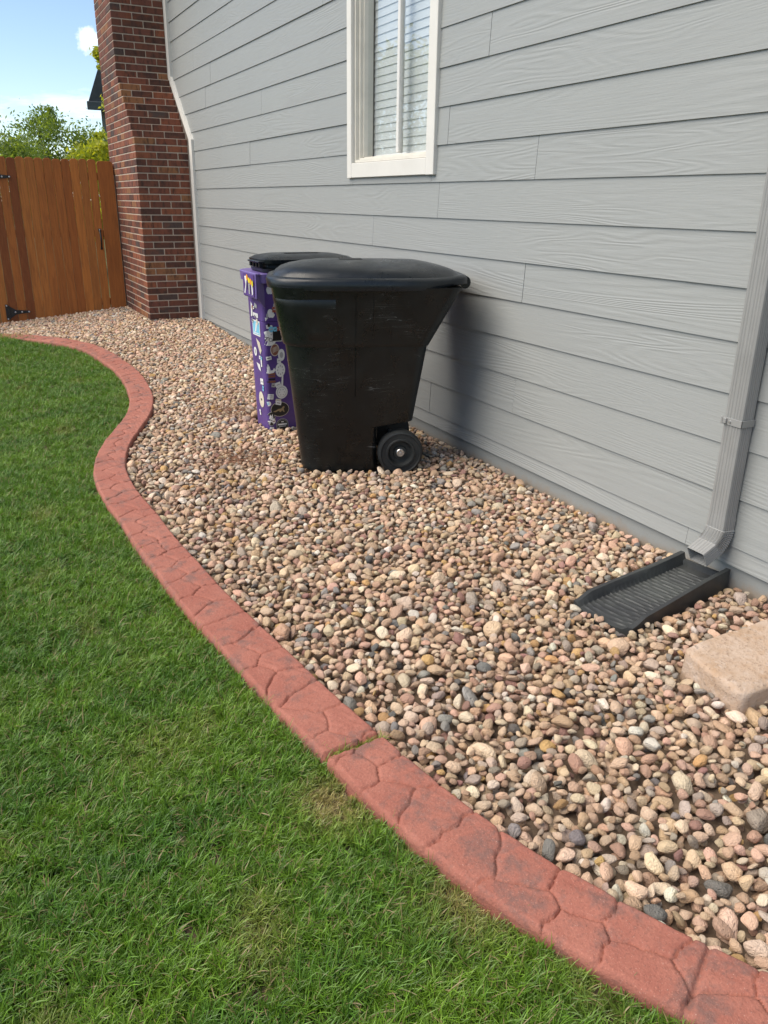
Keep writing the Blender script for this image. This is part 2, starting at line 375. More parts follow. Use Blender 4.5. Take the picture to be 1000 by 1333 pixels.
# ------------------------------------------------------------------ window
b = MB(); y0, y1, z0, z1 = WIN; X0, X1 = W-.030, W+.008
b.box((X0, y0-.095, z0-.10), (X1, y0+.0, z1+.10), .003); b.box((X0, y1, z0-.10), (X1, y1+.072, z1+.10), .003)
b.box((X0+.0015, y0+.0005, z0-.098), (X1, y1-.0005, z0-.002), .003); b.box((X0+.0015, y0+.0005, z1+.002), (X1, y1-.0005, z1+.098), .003)
win = b.build('window', MAT['trim'], house)
b = MB()   # vinyl frame: stepped reveal
for i, (dx, ins, th) in enumerate([(-.004, .004, .018), (.022, .022, .020), (.046, .042, .014)]):
    xa, xb = W+dx, W+.115
    b.box((xa, y0+ins-.0, z0+ins), (xb, y0+ins+th, z1-ins)); b.box((xa, y1-ins-th, z0+ins), (xb, y1-ins, z1-ins))
    b.box((xa, y0+ins+th, z0+ins*.6), (xb, y1-ins-th, z0+ins*.6+th)); b.box((xa, y0+ins+th, z1-ins-th), (xb, y1-ins-th, z1-ins))
b.build('window_frame', MAT['vinyl'], win)
ym = (y0+y1)/2-.03
b = MB(); b.box((W+.040, ym-.017, z0+.05), (W+.066, ym+.017, z1-.05), .003); b.box((W+.068, ym+.006, z0+.05), (W+.09, ym+.03, z1-.05), .002)
b.build('mullion', MAT['vinylw'], win)
g = G('window_glass'); fr = g.n('ShaderNodeFresnel', inp={'IOR': 1.62}); tr = g.n('ShaderNodeBsdfTransparent', inp={0: (.93, .95, .96, 1)})
gl = g.n('ShaderNodeBsdfGlossy', inp={'Roughness': .01}); mxs = g.n('ShaderNodeMixShader')
bw = g.bump(g.noise(2.2, 2), .05, .01); g.l(bw, gl.inputs['Normal'])
ge = g.n('ShaderNodeNewGeometry'); g.l(g.math('MULTIPLY', g.mr(fr.outputs[0], 0, 1, .10, 1.0), g.math('SUBTRACT', 1, ge.outputs['Backfacing'])), mxs.inputs[0]); g.l(tr.outputs[0], mxs.inputs[1]); g.l(gl.outputs[0], mxs.inputs[2]); g.l(mxs.outputs[0], g.out.inputs[0]); MAT['glass'] = g.m
for (ya, yb, xx) in ((y0+.05, ym-.015, .056), (ym+.015, y1-.05, .074)):
    b = MB(); b.box((W+xx, ya, z0+.05), (W+xx+.004, yb, z1-.05)); b.build('pane', MAT['glass'], win)
z = z0+.045; pit_s = .0505; ms = MB()
ms.prism([(-.006, y0+.045, -.027), (.001, y0+.045, -.026), (.007, y0+.045, .026), (.001, y0+.045, .027)], (0, y1-y0-.09, 0))
sl0 = ms.build('blind_slat', MAT['blind'], win); sl0.location = (W+.135, 0, z+.03); i = 1
win_children = [sl0]
while z+.03+i*pit_s < z1-.03:
    c = sl0.copy(); COL.objects.link(c); c.location.z = z+.03+i*pit_s; c.rotation_euler.y = random.uniform(-.03, .03); i += 1
b = MB(); b.box((W+.19, y0-.1, z0-.1), (W+.20, y1+.1, z1+.1)); b.box((W+.12, y0-.02, z0-.02), (W+.19, y1+.02, z0)); b.build('room_shade', MAT['dark'], win)
# ------------------------------------------------------------------ chimney
CX0 = 2.035; CH = .0761; BL, BW, BH = .2360, .112, .0645; JT = .0110
def front_y(zc):
    if zc < ZS0: return YL+.04
    if zc > ZS1: return YU+.0
    n = round((zc-ZS0)/CH); N_ = round((ZS1-ZS0)/CH); return YL+.04+(YU-YL-.04)*n/N_
rows = []
z = -.06; r = 0
while z < 4.35: rows.append((r, z)); z += CH; r += 1
core = MB()
for r, z in rows:
    yf = front_y(z+CH/2); yb = 12.08
    core.box((CX0+.0045, yf+.0045, z-.0058), (W-.002, yb, z+CH-.0058))
bmesh.ops.remove_doubles(core.bm, verts=core.bm.verts, dist=.0005)
chim = core.build('chimney', MAT['mortar'], house)
b = MB(); b.box((CX0+.012, YL+.052, -.4), (W-.002, 12.08, .0)); b.build('chimney_footing', m_paint('raw_concrete', (.38, .34, .28), .9, .2, .6), chim)
bm0 = MB(); bm0.box((-.5*BL, -.5*BW, -.5*BH), (.5*BL, .5*BW, .5*BH), .0035)
proto = bm0.build('brick', MAT['brick'], chim); bmesh_me = proto.data; bpy.data.objects.remove(proto)
specs = []   # (cx,cy,cz,lenx,leny,front?)
for r, z in rows:
    yf = front_y(z+CH/2); cz = z+BH/2; sh = ZS0 < z < ZS1
    off = r % 2
    x = CX0; first = True
    yb = 12.08 if z > 1.75 else 11.8
    if off == 0:
        yy = yf+BW+JT
    else: yy = yf+BL+JT
    while x < W-.03:
        L = BW if (first and off == 1) else BL
        ex = min(x+L, W-.036)
        if ex-x > .03:
            D = BL if (first and off == 1) else BW
            specs.append(((x+ex)/2, yf+D/2, cz, ex-x, D, 1))
        x = ex+JT if ex >= x+L-.001 else 99
        first = False
    while yy < yb-.02:
        ey = min(yy+BL, yb)
        specs.append((CX0+BW/2, (yy+ey)/2, cz, BW, ey-yy, 0)); yy = ey+JT
vis = [s for s in specs if s[2] > -.04 and s[2] < 3.95]
front = [s for s in vis if s[5] == 1]; side = sorted([s for s in vis if s[5] == 0], key=lambda s: s[1]+abs(s[2]-1.2)*.15)
keep = front+side[:max(0, 296-len(front))]; rest = [s for s in specs if s not in keep]
rj = random.Random(3)
for (cx, cy, cz, lx, ly, fr_) in keep:
    o = bpy.data.objects.new('brick', bmesh_me); COL.objects.link(o); o.parent = chim
    o.location = (cx+rj.uniform(-.0012, .0012), cy+rj.uniform(-.0015, .0012), cz)
    if ly > lx*1.3 or (lx <= BW+.01 and ly > BW): o.rotation_euler.z = math.pi/2; o.scale = (ly/BL, lx/BW, 1)
    else: o.scale = (lx/BL, ly/BW, 1)
v0 = np.array([v.co[:] for v in bmesh_me.vertices]); f0 = [tuple(p_.vertices) for p_ in bmesh_me.polygons]
VV, FF, RR = [], [], []
for (cx, cy, cz, lx, ly, fr_) in rest:
    base = len(VV)*len(v0)
    s_ = v0*np.array([lx/BL, ly/BW, 1])+np.array([cx, cy, cz]); rv = rj.random()
    VV.append(s_); FF += [tuple(i+base for i in f) for f in f0]; RR += [rv]*len(v0)
me = bpy.data.meshes.new('brick_courses'); me.from_pydata(np.concatenate(VV).tolist(), [], FF); me.materials.append(MAT['brick'])
at = me.attributes.new('rnd', 'FLOAT', 'POINT'); at.data.foreach_set('value', np.array(RR, np.float32))
o = link('brick_courses', me, chim); o['kind'] = 'stuff'; 
# fix parent inverses of chimney's and window's children (their parents sit at the house origin)
# ------------------------------------------------------------------ downspout
DY0, DY1, DX0, DX1 = 2.056, 2.142, 2.598, 2.667
def ds_ring(o_, ax, ay, rib=True):   # rectangular section with ribs, centred, ax = half x, ay = half y
    pts = []; R_ = .009
    def side(p, q, n):
        for i in range(n):
            t = i/n; c = (1-t)*np.array(p)+t*np.array(q)
            pts.append((c, (i % 2)))
    # corners order: (-,-) (-,+) (+,+) (+,-)
    C_ = [(-ax, -ay), (-ax, ay), (ax, ay), (ax, -ay)]; out = []
    N = {0: (-1, 0), 1: (0, 1), 2: (1, 0), 3: (0, -1)}
    for e in range(4):
        a = np.array(C_[e], float); c = np.array(C_[(e+1) % 4], float); d = (c-a)/np.linalg.norm(c-a)
        a2 = a+d*R_; c2 = c-d*R_; nrm = np.array(N[e], float)
        K = 16
        for i in range(K+1):
            t = i/K; q = a2*(1-t)+c2*t
            ph = (t*5) % 1; dep = .0026 if (.18 < ph < .5 and .04 < t < .96) else 0
            out.append(q-nrm*dep)
        k45 = c-d*R_*.3+(-nrm)*R_*.3; out.append(k45)
    return out
ring = ds_ring(None, (DX1-DX0)/2, (DY1-DY0)/2)
cx_, cy_ = (DX0+DX1)/2, (DY0+DY1)/2
def ring3(c, ang, sc=1.0):
    # ang: 0 = heading straight down ; rotates about y so that it heads to -x
    ca, sa = math.cos(ang), math.sin(ang); P_ = []
    for q in ring:
        lx = q[0]*sc; P_.append((c[0]+lx*ca, c[1]+q[1]*sc, c[2]-lx*sa*1.0))
    return P_
b = MB(); b.loft([ring3((cx_, cy_, z), 0) for z in (4.35, 2.0, .295)], False, True)
dsp = b.build('downspout', MAT['spout'], house, 25)
b = MB(); rg = []
ang_end = math.radians(62); R_ = .105; c0 = (cx_-R_, cy_)
rg.append(ring3((cx_, cy_, .33), 0, .965)); rg.append(ring3((cx_, cy_, .295), 0, 1.04)); rg.append(ring3((cx_, cy_, .264), 0, 1.04))
n = 30
for i in range(n+1):
    a = ang_end*i/n; w = 1.04+(.085 if i % 2 and 2 < i < 27 else 0)
    rg.append(ring3((c0[0]+R_*math.cos(a), cy_, .262-R_*math.sin(a)), a, w))
a = ang_end; e0 = (c0[0]+R_*math.cos(a), .262-R_*math.sin(a)); dx_, dz_ = -math.sin(a), -math.cos(a)
rg.append(ring3((e0[0]+dx_*.045, cy_, e0[1]+dz_*.045), a, 1.04)); rg.append(ring3((e0[0]+dx_*.060, cy_, e0[1]+dz_*.060), a, 1.05))
rg.append(ring3((e0[0]+dx_*.060, cy_, e0[1]+dz_*.060), a, .99)); rg.append(ring3((e0[0]+dx_*.02, cy_, e0[1]+dz_*.02), a, .96))
b.loft(rg, False, False); b.build('elbow', MAT['spout'], dsp, 28)
b = MB(); zz = .70
b.box((DX0-.004, DY0-.004, zz-.014), (DX0-.0005, DY1+.012, zz+.014), .001); b.box((DX0-.004, DY0-.004, zz-.014), (W-.012, DY0-.0005, zz+.014), .001)
b.box((DX0-.004, DY1+.0005, zz-.014), (W-.010, DY1+.004, zz+.014), .001); b.box((DX0-.012, DY1-.02, zz-.010), (DX0-.0035, DY1-.004, zz+.012), .002)
b.build('strap', MAT['spout'], dsp)
b = MB(); r_ = bmesh.ops.create_cone(b.bm, segments=12, radius1=.006, radius2=.004, depth=.006, cap_ends=True)
for v in r_['verts']: v.co = Matrix.Rotation(-math.pi/2, 3, 'Y') @ v.co + Vector((DX0-.006, DY1-.035, zz))
b.build('screw', MAT['steel'], dsp)
# ------------------------------------------------------------------ splash block
A0 = np.array([2.645, 2.155]); A1 = np.array([1.995, 2.045]); ax_ = A1-A0; LN = np.linalg.norm(ax_); ax_ = ax_/LN; ay_ = np.array([-ax_[1], ax_[0]])
NU, NV = 150, 48; V = []; 
def sb(u, v):   # u 0..1 back->front, v -1..1
    half = .118+.022*S((u-.1)/.9)
    uu = u*LN + (.030*(1-v*v) if u > .8 else 0)*((u-.8)/.2)
    wall_t = .016/half
    av = abs(v); hw = .078-.036*u-.020*S((u-.86)/.14)
    floor = .028-.020*u
    t = np.clip((av-(1-wall_t*2.2))/(wall_t*1.0), 0, 1)
    zf = floor
    if .10 < u < .965 and av < .80:
        k = (u*LN+.012*(1-v*v)*-1)/.0245; ph = k % 1; zf += .005*max(0, 1-abs(ph-.5)/.22)
    if av > .80: zf += 0
    z = zf*(1-t)+hw*t
    if u < .03: z = max(z, .05)
    return uu, v*half, z
for i in range(NU+1):
    for j in range(NV+1):
        uu, vv, z = sb(i/NU, (j/NV)*2-1); q = A0+ax_*uu+ay_*vv; V.append((q[0], q[1], z+.005))
F = [(i*(NV+1)+j, (i+1)*(NV+1)+j, (i+1)*(NV+1)+j+1, i*(NV+1)+j+1) for i in range(NU) for j in range(NV)]
top_n = len(V)
loop = [i*(NV+1) for i in range(NU+1)]+[NU*(NV+1)+j for j in range(1, NV+1)]+[i*(NV+1)+NV for i in range(NU-1, -1, -1)]+[j for j in range(NV-1, 0, -1)]
base = len(V)
for k in loop: q = V[k]; V.append((q[0], q[1], -.03))
n = len(loop); F += [(loop[k], base+k, base+(k+1) % n, loop[(k+1) % n]) for k in range(n)]
me = mesh_np('splash_block', V, F, [MAT['splash']]); me.polygons.foreach_set('use_smooth', np.ones(len(me.polygons), bool)); me.set_sharp_from_angle(angle=math.radians(35))
bb = bmesh.new(); bb.from_mesh(me); bmesh.ops.recalc_face_normals(bb, faces=bb.faces); bb.to_mesh(me); bb.free()
tag(link('splash_block', me), 'black plastic ribbed splash block on the gravel under the grey downspout elbow', 'splash block')
# ------------------------------------------------------------------ sandstone slab
def m_sand():
    g = G('sandstone'); a = g.noise(11, 6, .7); b_ = g.noise(85, 5, .7); c_ = g.noise(26, 5, .65)
    c = g.mixc(g.mr(a, .35, .68), (.50, .39, .31), (.42, .28, .18)); c = g.mixc(g.mr(c_, .55, .75, 0, .6), c, (.58, .49, .42))
    c = g.mixc(g.mr(b_, .56, .68, 0, .65), c, (.16, .11, .08))
    return g.fin(c, .9, g.bump(g.math('ADD', b_, g.noise(40, 5)), 1.0, .006), .2)
bm = bmesh.new(); bmesh.ops.create_cube(bm, size=1); bmesh.ops.subdivide_edges(bm, edges=bm.edges, cuts=22, use_grid_fill=True)
from mathutils import noise as mn
for v in bm.verts:
    p_ = v.co*2; n_ = (abs(p_.x)**16+abs(p_.y)**16+abs(p_.z)**16)**(1/16); p_ = p_/max(n_, 1)
    q = Vector((p_.x*.27, p_.y*.138, p_.z*.066)); d = mn.fractal(q*9+Vector((3, 1, 5)), 1, 2, 4); d2 = mn.noise(q*38)
    q += q.normalized()*(d*.005+d2*.0022)
    if q.x < -.20: q.x += .05*max(0, (q.y)/.138)*.6
    if q.y < -.08: q.z -= .012*S((-.08-q.y)/.06)*(1+.8*d); 
    v.co = q
me = bpy.data.meshes.new('sandstone_block'); bm.to_mesh(me); bm.free(); me.materials.append(m_sand()); me.polygons.foreach_set('use_smooth', np.ones(len(me.polygons), bool))
o = link('sandstone_block', me, loc=(2.225, 1.512, .036)); o.rotation_euler = (math.radians(2), math.radians(-1.5), math.radians(1))
tag(o, 'tan sandstone slab with rounded edges lying on the gravel in front of the splash block', 'stone slab')
# ------------------------------------------------------------------ black bin
U3 = Vector((.94, -.34, 0)).normalized(); V3 = Vector((-U3.y, U3.x, 0)); N0 = Vector((1.79, 4.09, 0))
BASEZ = .006
def bp(u, v, z): return N0+U3*u+V3*v+Vector((0, 0, z+BASEZ))
def rrect(u0, u1, v0, v1, ru, n=9, re=None, pw=.5):
    """rounded rectangle, corner radii ru (left side) and re (right side)"""
    re = ru if re is None else re; P_ = []
    for (cu, cv, a0, rad) in ((u1-re, v1-re, 0, re), (u0+ru, v1-ru, 90, ru), (u0+ru, v0+ru, 180, ru), (u1-re, v0+re, 270, re)):
        for i in range(n+1):
            a = math.radians(a0+90*i/n); P_.append((cu+rad*math.cos(a), cv+rad*math.sin(a)))
        # straight sections get extra points by linear fill
    Q = []
    m = len(P_)
    for i in range(m):
        a, c = P_[i], P_[(i+1) % m]; Q.append(a)
        if (i+1) % (n+1) == 0:
            for t in (.2, .4, .6, .8): Q.append((a[0]*(1-t)+c[0]*t, a[1]*(1-t)+c[1]*t))
    return Q
bin_ = thing('trash_bin', 'large black wheeled rubbish bin with domed lid, standing in front beside the wall', 'trash bin', (1.87, 4.33, 0))
VC = .27
def prof(z):     # u0,u1,half width
    t = min(z/.735, 1); 
    if z < .735:
        u0 = -.195-.078*t; half = .262+.05*t
        u1 = .40+.115*t
        if z < .27: u1 = .24
        elif z < .30: u1 = .24+(.445-.24)*(z-.27)/.03
        return u0, u1, half
    t = (z-.735)/.30
    return -.285-.055*t, .520+.165*t, .322+.028*t
b = MB(); rings = []
zs = [0, .004, .012, .03, .10, .18, .255, .27, .285, .30, .34, .42, .52, .62, .70, .728, .7345, .7352, .742, .756, .80, .86, .92, .98, 1.03, 1.048]
for z in zs:
    u0, u1, h = prof(z); ins = max(0, .012-z)*1.4
    if z == .7345: u0, u1, h = prof(.728)
    if z == .7352: u0, u1, h = prof(.74); ins = .003
    rings.append([bp(u, v, z) for u, v in rrect(u0+ins, u1-ins, VC-h+ins, VC+h-ins, .13+.05*min(z, 1), re=.07 if z > .27 else .05)])
b.loft(rings); body = b.build('bin_body', MAT['bin'], bin_, 32)
# raised front panel, wraps the corner of the upper band (slightly proud)
b = MB(); pr = []
for z in [.765, .775, .82, .88, .94, .985, .995]:
    u0, u1, h = prof(z); out = .0022 if z not in (.765, .995) else -.003
    L_ = rrect(u0-out, u1+out, VC-h-out, VC+h+out, .135+.05, re=.07)
    sel = [(u, v+.007*S((u-.03)/.07)*(1 if v < VC else 0)) for (u, v) in L_ if u < .10 and v < VC+.1]
    sel.sort(key=lambda q: math.atan2(-(q[1]-VC), -(q[0]-.1)))
    pr.append([bp(u, v, z) for u, v in sel])
Rv = [[b.bm.verts.new(p_) for p_ in r_] for r_ in pr]
for A_, B_ in zip(Rv, Rv[1:]):
    for i in range(len(A_)-1): b.bm.faces.new([A_[i], A_[i+1], B_[i+1], B_[i]])
b.build('raised_panel', MAT['bin'], bin_, 50)
# vertical faint mould lines and shield panels on the near side
for (ua, ub, za, zb) in ((.105, .111, .45, 1.02), (.20, .204, .78, 1.02)):
    m = MB(); z_ = np.linspace(za, zb, 10)
    A_ = []
    for z in z_:
        u0, u1, h = prof(z)
        A_.append([m.bm.verts.new(bp(ua, VC-h+.002, z)), m.bm.verts.new(bp((ua+ub)/2, VC-h-.0025, z)), m.bm.verts.new(bp(ub, VC-h+.002, z))])
    for a_, c_ in zip(A_, A_[1:]):
        for i in range(2): m.bm.faces.new([a_[i], a_[i+1], c_[i+1], c_[i]])
    m.build('moulded_seam', MAT['bin'], bin_, 60)
# lid: skirt, rim, dome, handle tongue
b = MB(); rings = []
def lid_outline(off, k=0): # wide round-fronted outline, with a tongue at the right end
    P_ = []
    u0, u1, h = -.362+off, .665-off, .372-off
    n = 72
    for i in range(n):
        a = 2*math.pi*i/n; c, s = math.cos(a), math.sin(a); e = 2/3.4 if c <= 0 else 2/3.6
        u = (u0+u1)/2+(u1-u0)/2*math.copysign(abs(c)**e, c); v = VC+h*math.copysign(abs(s)**e, s)
        if c > 0:       # tongue with the handle bar
            w = S((c-.62)/.34); u += (.752-u1-off)*w; 
        P_.append((u, v))
    return P_
for off, z, crown in ((.012, 1.034, 0), (.0, 1.036, 0), (-.004, 1.055, 0), (-.003, 1.080, 0), (.005, 1.092, 0), (.026, 1.099, 0), (.034, 1.095, 0), (.046, 1.112, .2), (.075, 1.133, .5), (.12, 1.149, .8), (.19, 1.163, 1), (.27, 1.173, 1), (.36, 1.177, 1)):
    o_ = lid_outline(off); R__ = []
    for (u, v) in o_:
        z_ = z
        if u > .45: z_ -= (u-.45)*.06 if off > .04 else 0
        if z < 1.06 and u > .45: z_ += (1.064-z)*.85*S((u-.45)/.24)
        if z >= 1.06 and u > .6: z_ += .008*S((u-.6)/.1)
        R__.append(bp(u, v, z_))
    rings.append(R__)
b.loft(rings); lid = b.build('bin_lid', MAT['lid'], bin_, 40)
b = MB()     # wing handle bar, seen as the round end at the right
pts = []
for v_ in (VC-.19, VC+.19):
    r__ = []
    for i in range(16):
        a = 2*math.pi*i/16; r__.append(bp(.730+.030*math.cos(a), v_, 1.066+.034*math.sin(a)))
    pts.append(r__)
b.loft(pts); b.build('handle_bar', MAT['bin'], bin_, 50)
b = MB()
for v_ in (VC-.20, VC+.14):
    b.prism([bp(.52, v_, .742), bp(.535, v_, .742), bp(.70, v_, 1.04), bp(.60, v_, 1.04)], V3*.06)
b.build('handle_gusset', MAT['bin'], bin_)
b = MB(); b.prism([bp(.04, VC-.055, 1.1758), bp(.17, VC-.055, 1.1758), bp(.17, VC+.05, 1.1758), bp(.04, VC+.05, 1.1758)], (0, 0, .0016))
b.build('moulded_label', MAT['rubber'], lid)
# wheels
def lathe(prof_, c, ax, n=40, mi=None):
    m = MB(); ax = ax.normalized(); a1 = Vector((0, 0, 1)); a2 = ax.cross(a1).normalized(); R__ = []
    for (r_, h_) in prof_:
        R__.append([c+ax*h_+(a1*math.cos(2*math.pi*i/n)+a2*math.sin(2*math.pi*i/n))*max(r_, .0004) for i in range(n)])
    m.loft(R__); return m
for side, vv in ((1, .005), (-1, VC*2-.005)):
    c = bp(.372, vv, .118); axn = -V3*side
    w = lathe([(.05, -.055), (.11, -.055), (.128, -.045), (.132, -.02), (.132, .015), (.126, .028), (.116, .032), (.112, .026), (.086, .026), (.082, .032), (.074, .032), (.070, .020), (.06, .002), (.04, .0), (.036, .012), (.02, .014), (0, .014)], c, axn, 48).build('wheel', MAT['rubber'], bin_, 30)
    lathe([(.022, .012), (.024, .018), (.020, .022), (.012, .022), (.010, .019), (.006, .019), (.005, .024), (0, .025)], c, axn, 24).build('hub_cap', MAT['steel'], w, 30)
lathe([(.012, -.25), (.012, .25)], bp(.372, VC, .118), V3, 12).build('axle', MAT['steel'], bin_, 40)
# ------------------------------------------------------------------ purple bin
pb = thing('recycling_bin', 'purple sticker-covered bin with black lid, standing behind the black bin', 'trash bin', (2.0, 5.35, 0))
b = MB(); rings = []
def pr2(z): t = z/1.0; return 1.736-.024*t, 2.27+.07*t, 5.115-.035*t, 5.47+.04*t
def prr(x0, x1, ya, yb, rn=.026, rf=.16): return [(q[1], q[0]) for q in rrect(ya, yb, x0, x1, rn, re=rf)]
for z in [-.02, .01, .03, .1, .3, .5, .7, .742, .745, .748, .85, .95, 1.0]:
    x0, x1, ya, yb = pr2(max(z, 0)); ins = .006 if z == .745 else (.012 if z < 0 else 0)
    rings.append([Vector((x, y, z)) for x, y in prr(x0+ins, x1-ins, ya+ins, yb-ins)])
b.loft(rings); pbody = b.build('bin_body', MAT['purple'], pb, 35)
bmt = bmesh.new(); bmt.from_mesh(pbody.data); bvh = BVHTree.FromBMesh(bmt); bmt.free()
b = MB(); rings = []
for z, o_ in ((.985, .0), (.99, .030), (1.045, .034), (1.05, .03), (1.05, .0)):
    x0, x1, ya, yb = pr2(1); rings.append([Vector((x, y, z)) for x, y in prr(x0-o_, x1+o_, ya-o_, yb+o_, .06)])
b.loft(rings); b.build('bin_rim', MAT['purpled'], pb, 35)
b = MB(); Y0, Y1 = 5.045, 5.30; XF = 1.664      # lifting bracket hood
b.box((XF, Y0, .895), (XF+.012, Y1, 1.052), .004); b.box((XF+.0125, Y0+.001, 1.038), (1.70, Y1-.001, 1.0515), .003)
b.box((XF+.0125, Y1-.010, .90), (1.725, Y1-.0005, 1.037)); 
b.prism([(XF+.0125, Y0+.001, 1.037), (XF+.0125, Y0+.001, .90), (1.735, Y0+.04, .83), (1.735, Y0+.04, 1.037)], (0, .008, 0))
b.build('lifting_bracket', MAT['purpled'], pb)
b = MB(); rings = []
for z, o_ in ((1.055, -.01), (1.055, .02), (1.075, .024), (1.08, .01), (1.082, -.01), (1.105, -.015), (1.108, .028), (1.13, .03), (1.145, .0), (1.157, -.06), (1.160, -.12), (1.161, -.17)):
    x0, x1, ya, yb = pr2(1); x0 += .045; yb -= .05; rings.append([Vector((x, y, z)) for x, y in prr(x0-o_, x1+o_, ya-o_, yb+o_, max(.01, .06+o_*.3), max(.01, .16+o_*.4))])
b.loft(rings); plid = b.build('bin_lid', MAT['lid'], pb, 35)
b = MB()
for yy in (5.10, 5.16, 5.22, 5.28): b.box((1.712, yy, 1.083), (1.74, yy+.022, 1.112), .003)
b.box((1.70, 5.08, 1.112), (1.745, 5.30, 1.122), .003); b.build('hinge', MAT['lid'], plid)
# --- stickers: flat print laid on the body by projection
LIFT = [0]
def decal(polys, face, cx, cz, parent=pb, sc=1, rot=0, lab=None, plane=None):
    """polys: list of (points, material key) in metres, later ones on top. face 'n' near (-y) or 'l' left (-x)"""
    m = MB(); mats = []; ca, sa = math.cos(rot), math.sin(rot); LIFT[0] += .00009; lf = LIFT[0]
    for li, (pts_, mk) in enumerate(polys):
        if mk not in mats: mats.append(mk)
        def put(px, pz):
            a = (px*ca-pz*sa)*sc; c = (px*sa+pz*ca)*sc
            if plane is not None: return Vector((plane-.0015-.0007*li-lf, cx-a, cz+c)) if face == 'l' else Vector((cx+a, plane-.0015-.0007*li-lf, cz+c))
            if face == 'n': org = Vector((cx+a, 4.5, cz+c)); d = Vector((0, 1, 0))
            else: org = Vector((1.2, cx-a, cz+c)); d = Vector((1, 0, 0))
            h = bvh.ray_cast(org, d)
            if h[0] is None: return None
            if abs(h[1].dot(d)) < .5: return None
            nr = h[1] if h[1].dot(d) < 0 else -h[1]
            return h[0]+nr*(.0010+.0005*li+lf)
        # subdivide outline then triangulate in 2-D
        bm_ = bmesh.new(); vs = [bm_.verts.new((x, z_, 0)) for x, z_ in pts_]
        try: bm_.faces.new(vs)
        except Exception: continue
        bmesh.ops.triangulate(bm_, faces=bm_.faces)
        if len(pts_) > 3: bmesh.ops.subdivide_edges(bm_, edges=[e for e in bm_.edges if e.calc_length()*sc > .02], cuts=2)
        bmesh.ops.triangulate(bm_, faces=bm_.faces)
        mp = {}
        for v in bm_.verts: mp[v.index if False else v] = put(v.co.x, v.co.y)
        nv = {v: m.bm.verts.new(q) for v, q in mp.items() if q is not None}
        for f in bm_.faces:
            if all(v in nv for v in f.verts):
                try: ff = m.bm.faces.new([nv[v] for v in f.verts]); ff.material_index = mats.index(mk)
                except Exception: pass
        bm_.free()
    ob = m.build('sticker', [MAT[k] for k in mats], parent)
    if lab: ob['label'] = lab
    return ob
def ell(a, c, n=20, cx=0, cz=0, a0=0, a1=360): return [(cx+a*math.cos(math.radians(a0+(a1-a0)*i/n)), cz+c*math.sin(math.radians(a0+(a1-a0)*i/n))) for i in range(n)]
def rect(x0, z0, x1, z1): return [(x0, z0), (x1, z0), (x1, z1), (x0, z1)]
def apple(s):
    body_ = [(0, .40), (-.12, .46), (-.30, .46), (-.45, .30), (-.5, .05), (-.44, -.22), (-.30, -.46), (-.16, -.52), (0, -.46), (.14, -.52), (.28, -.46), (.40, -.26), (.46, -.12), (.34, -.04), (.27, .10), (.30, .26), (.42, .36), (.30, .46), (.14, .46)]
    leaf = [(0, .56), (.02, .68), (.12, .80), (.22, .84), (.21, .70), (.12, .59)]
    return [([(x*s, z_*s) for x, z_ in body_], 's_white'), ([(x*s, z_*s) for x, z_ in leaf], 's_white')]
def text_polys(txt, size, cx, cz, mat):
    cu = bpy.data.curves.new('t', 'FONT'); cu.body = txt; cu.size = size; cu.align_x = 'CENTER'; cu.align_y = 'CENTER'; cu.resolution_u = 2
    ob = bpy.data.objects.new('t', cu); me = ob.to_mesh(); out = []
    for p_ in me.polygons: out.append(([(me.vertices[i].co.x+cx, me.vertices[i].co.y+cz) for i in p_.vertices], mat))
    ob.to_mesh_clear(); bpy.data.objects.remove(ob); bpy.data.curves.remove(cu); return out
def NX(px, py): return 1.746+.00464*(px-346-(py-390)*.035), .885-(py-390)*.00523
def nd(px, py, polys, **k): x_, z_ = NX(px, py); decal(polys, 'n', x_, z_, **k)
nd(350.8, 378.5, apple(.050), rot=-.05, lab='white apple shaped sticker, upper one'); nd(353.2, 406.5, apple(.056), rot=-.12, lab='white apple shaped sticker, lower one'); nd(357.5, 397, [(ell(.009, .013), 's_grey')])
nd(349, 419, [([(-.022, .04), (.008, .035), (.032, -.035), (-.015, -.032)], 's_white'), ([(-.004, .008), (.004, .01), (.012, -.02), (-.008, -.02)], 's_black')])
nd(347, 409, [(ell(.007, .014), 's_grey')])
nd(350, 437, [(ell(.052, .050), 's_white')]+text_polys('TOP', .036, .006, -.008, 's_black')+[(ell(.006, .006, 8, .0, .028), 's_grey')], rot=-.30, lab='white oval sticker with black letters')
nd(361.5, 434, [(rect(-.034, -.04, .034, .04), 's_white'), (rect(-.029, -.035, .032, .034), 's_black')])
nd(358.5, 452, [(ell(.031, .042), 's_cream'), (ell(.026, .036), 's_brown')]+[(rect(-.014+i*.009, -.02+i*.004, -.010+i*.009, .016+i*.003), 's_cream') for i in range(4)])
nd(368.5, 459, [(ell(.024, .040), 's_white'), (ell(.012, .02), 's_grey')])
nd(351, 477, [([(-.012, .04), (.0, .02), (.006, -.004), (.022, -.004), (.030, .012), (.042, -.004), (.026, -.022), (-.004, -.026), (-.03, -.018), (-.028, .006), (-.018, .016)], 's_white')])
nd(367, 478, [(ell(.034, .048), 's_white')]+[(ell(.004, .006, 8, .020*math.cos(i*.785), .028*math.sin(i*.785)), 's_grey') for i in range(8)])
nd(351.8, 488, [(rect(-.036, .022, .036, .034), 's_brown'), (rect(-.036, .006, .036, .018), 's_brown'), (rect(-.034, -.012, .034, -.002), 's_black'), (rect(-.036, -.030, .036, -.016), 's_brown'), (rect(-.030, -.026, -.004, -.020), 's_black')])
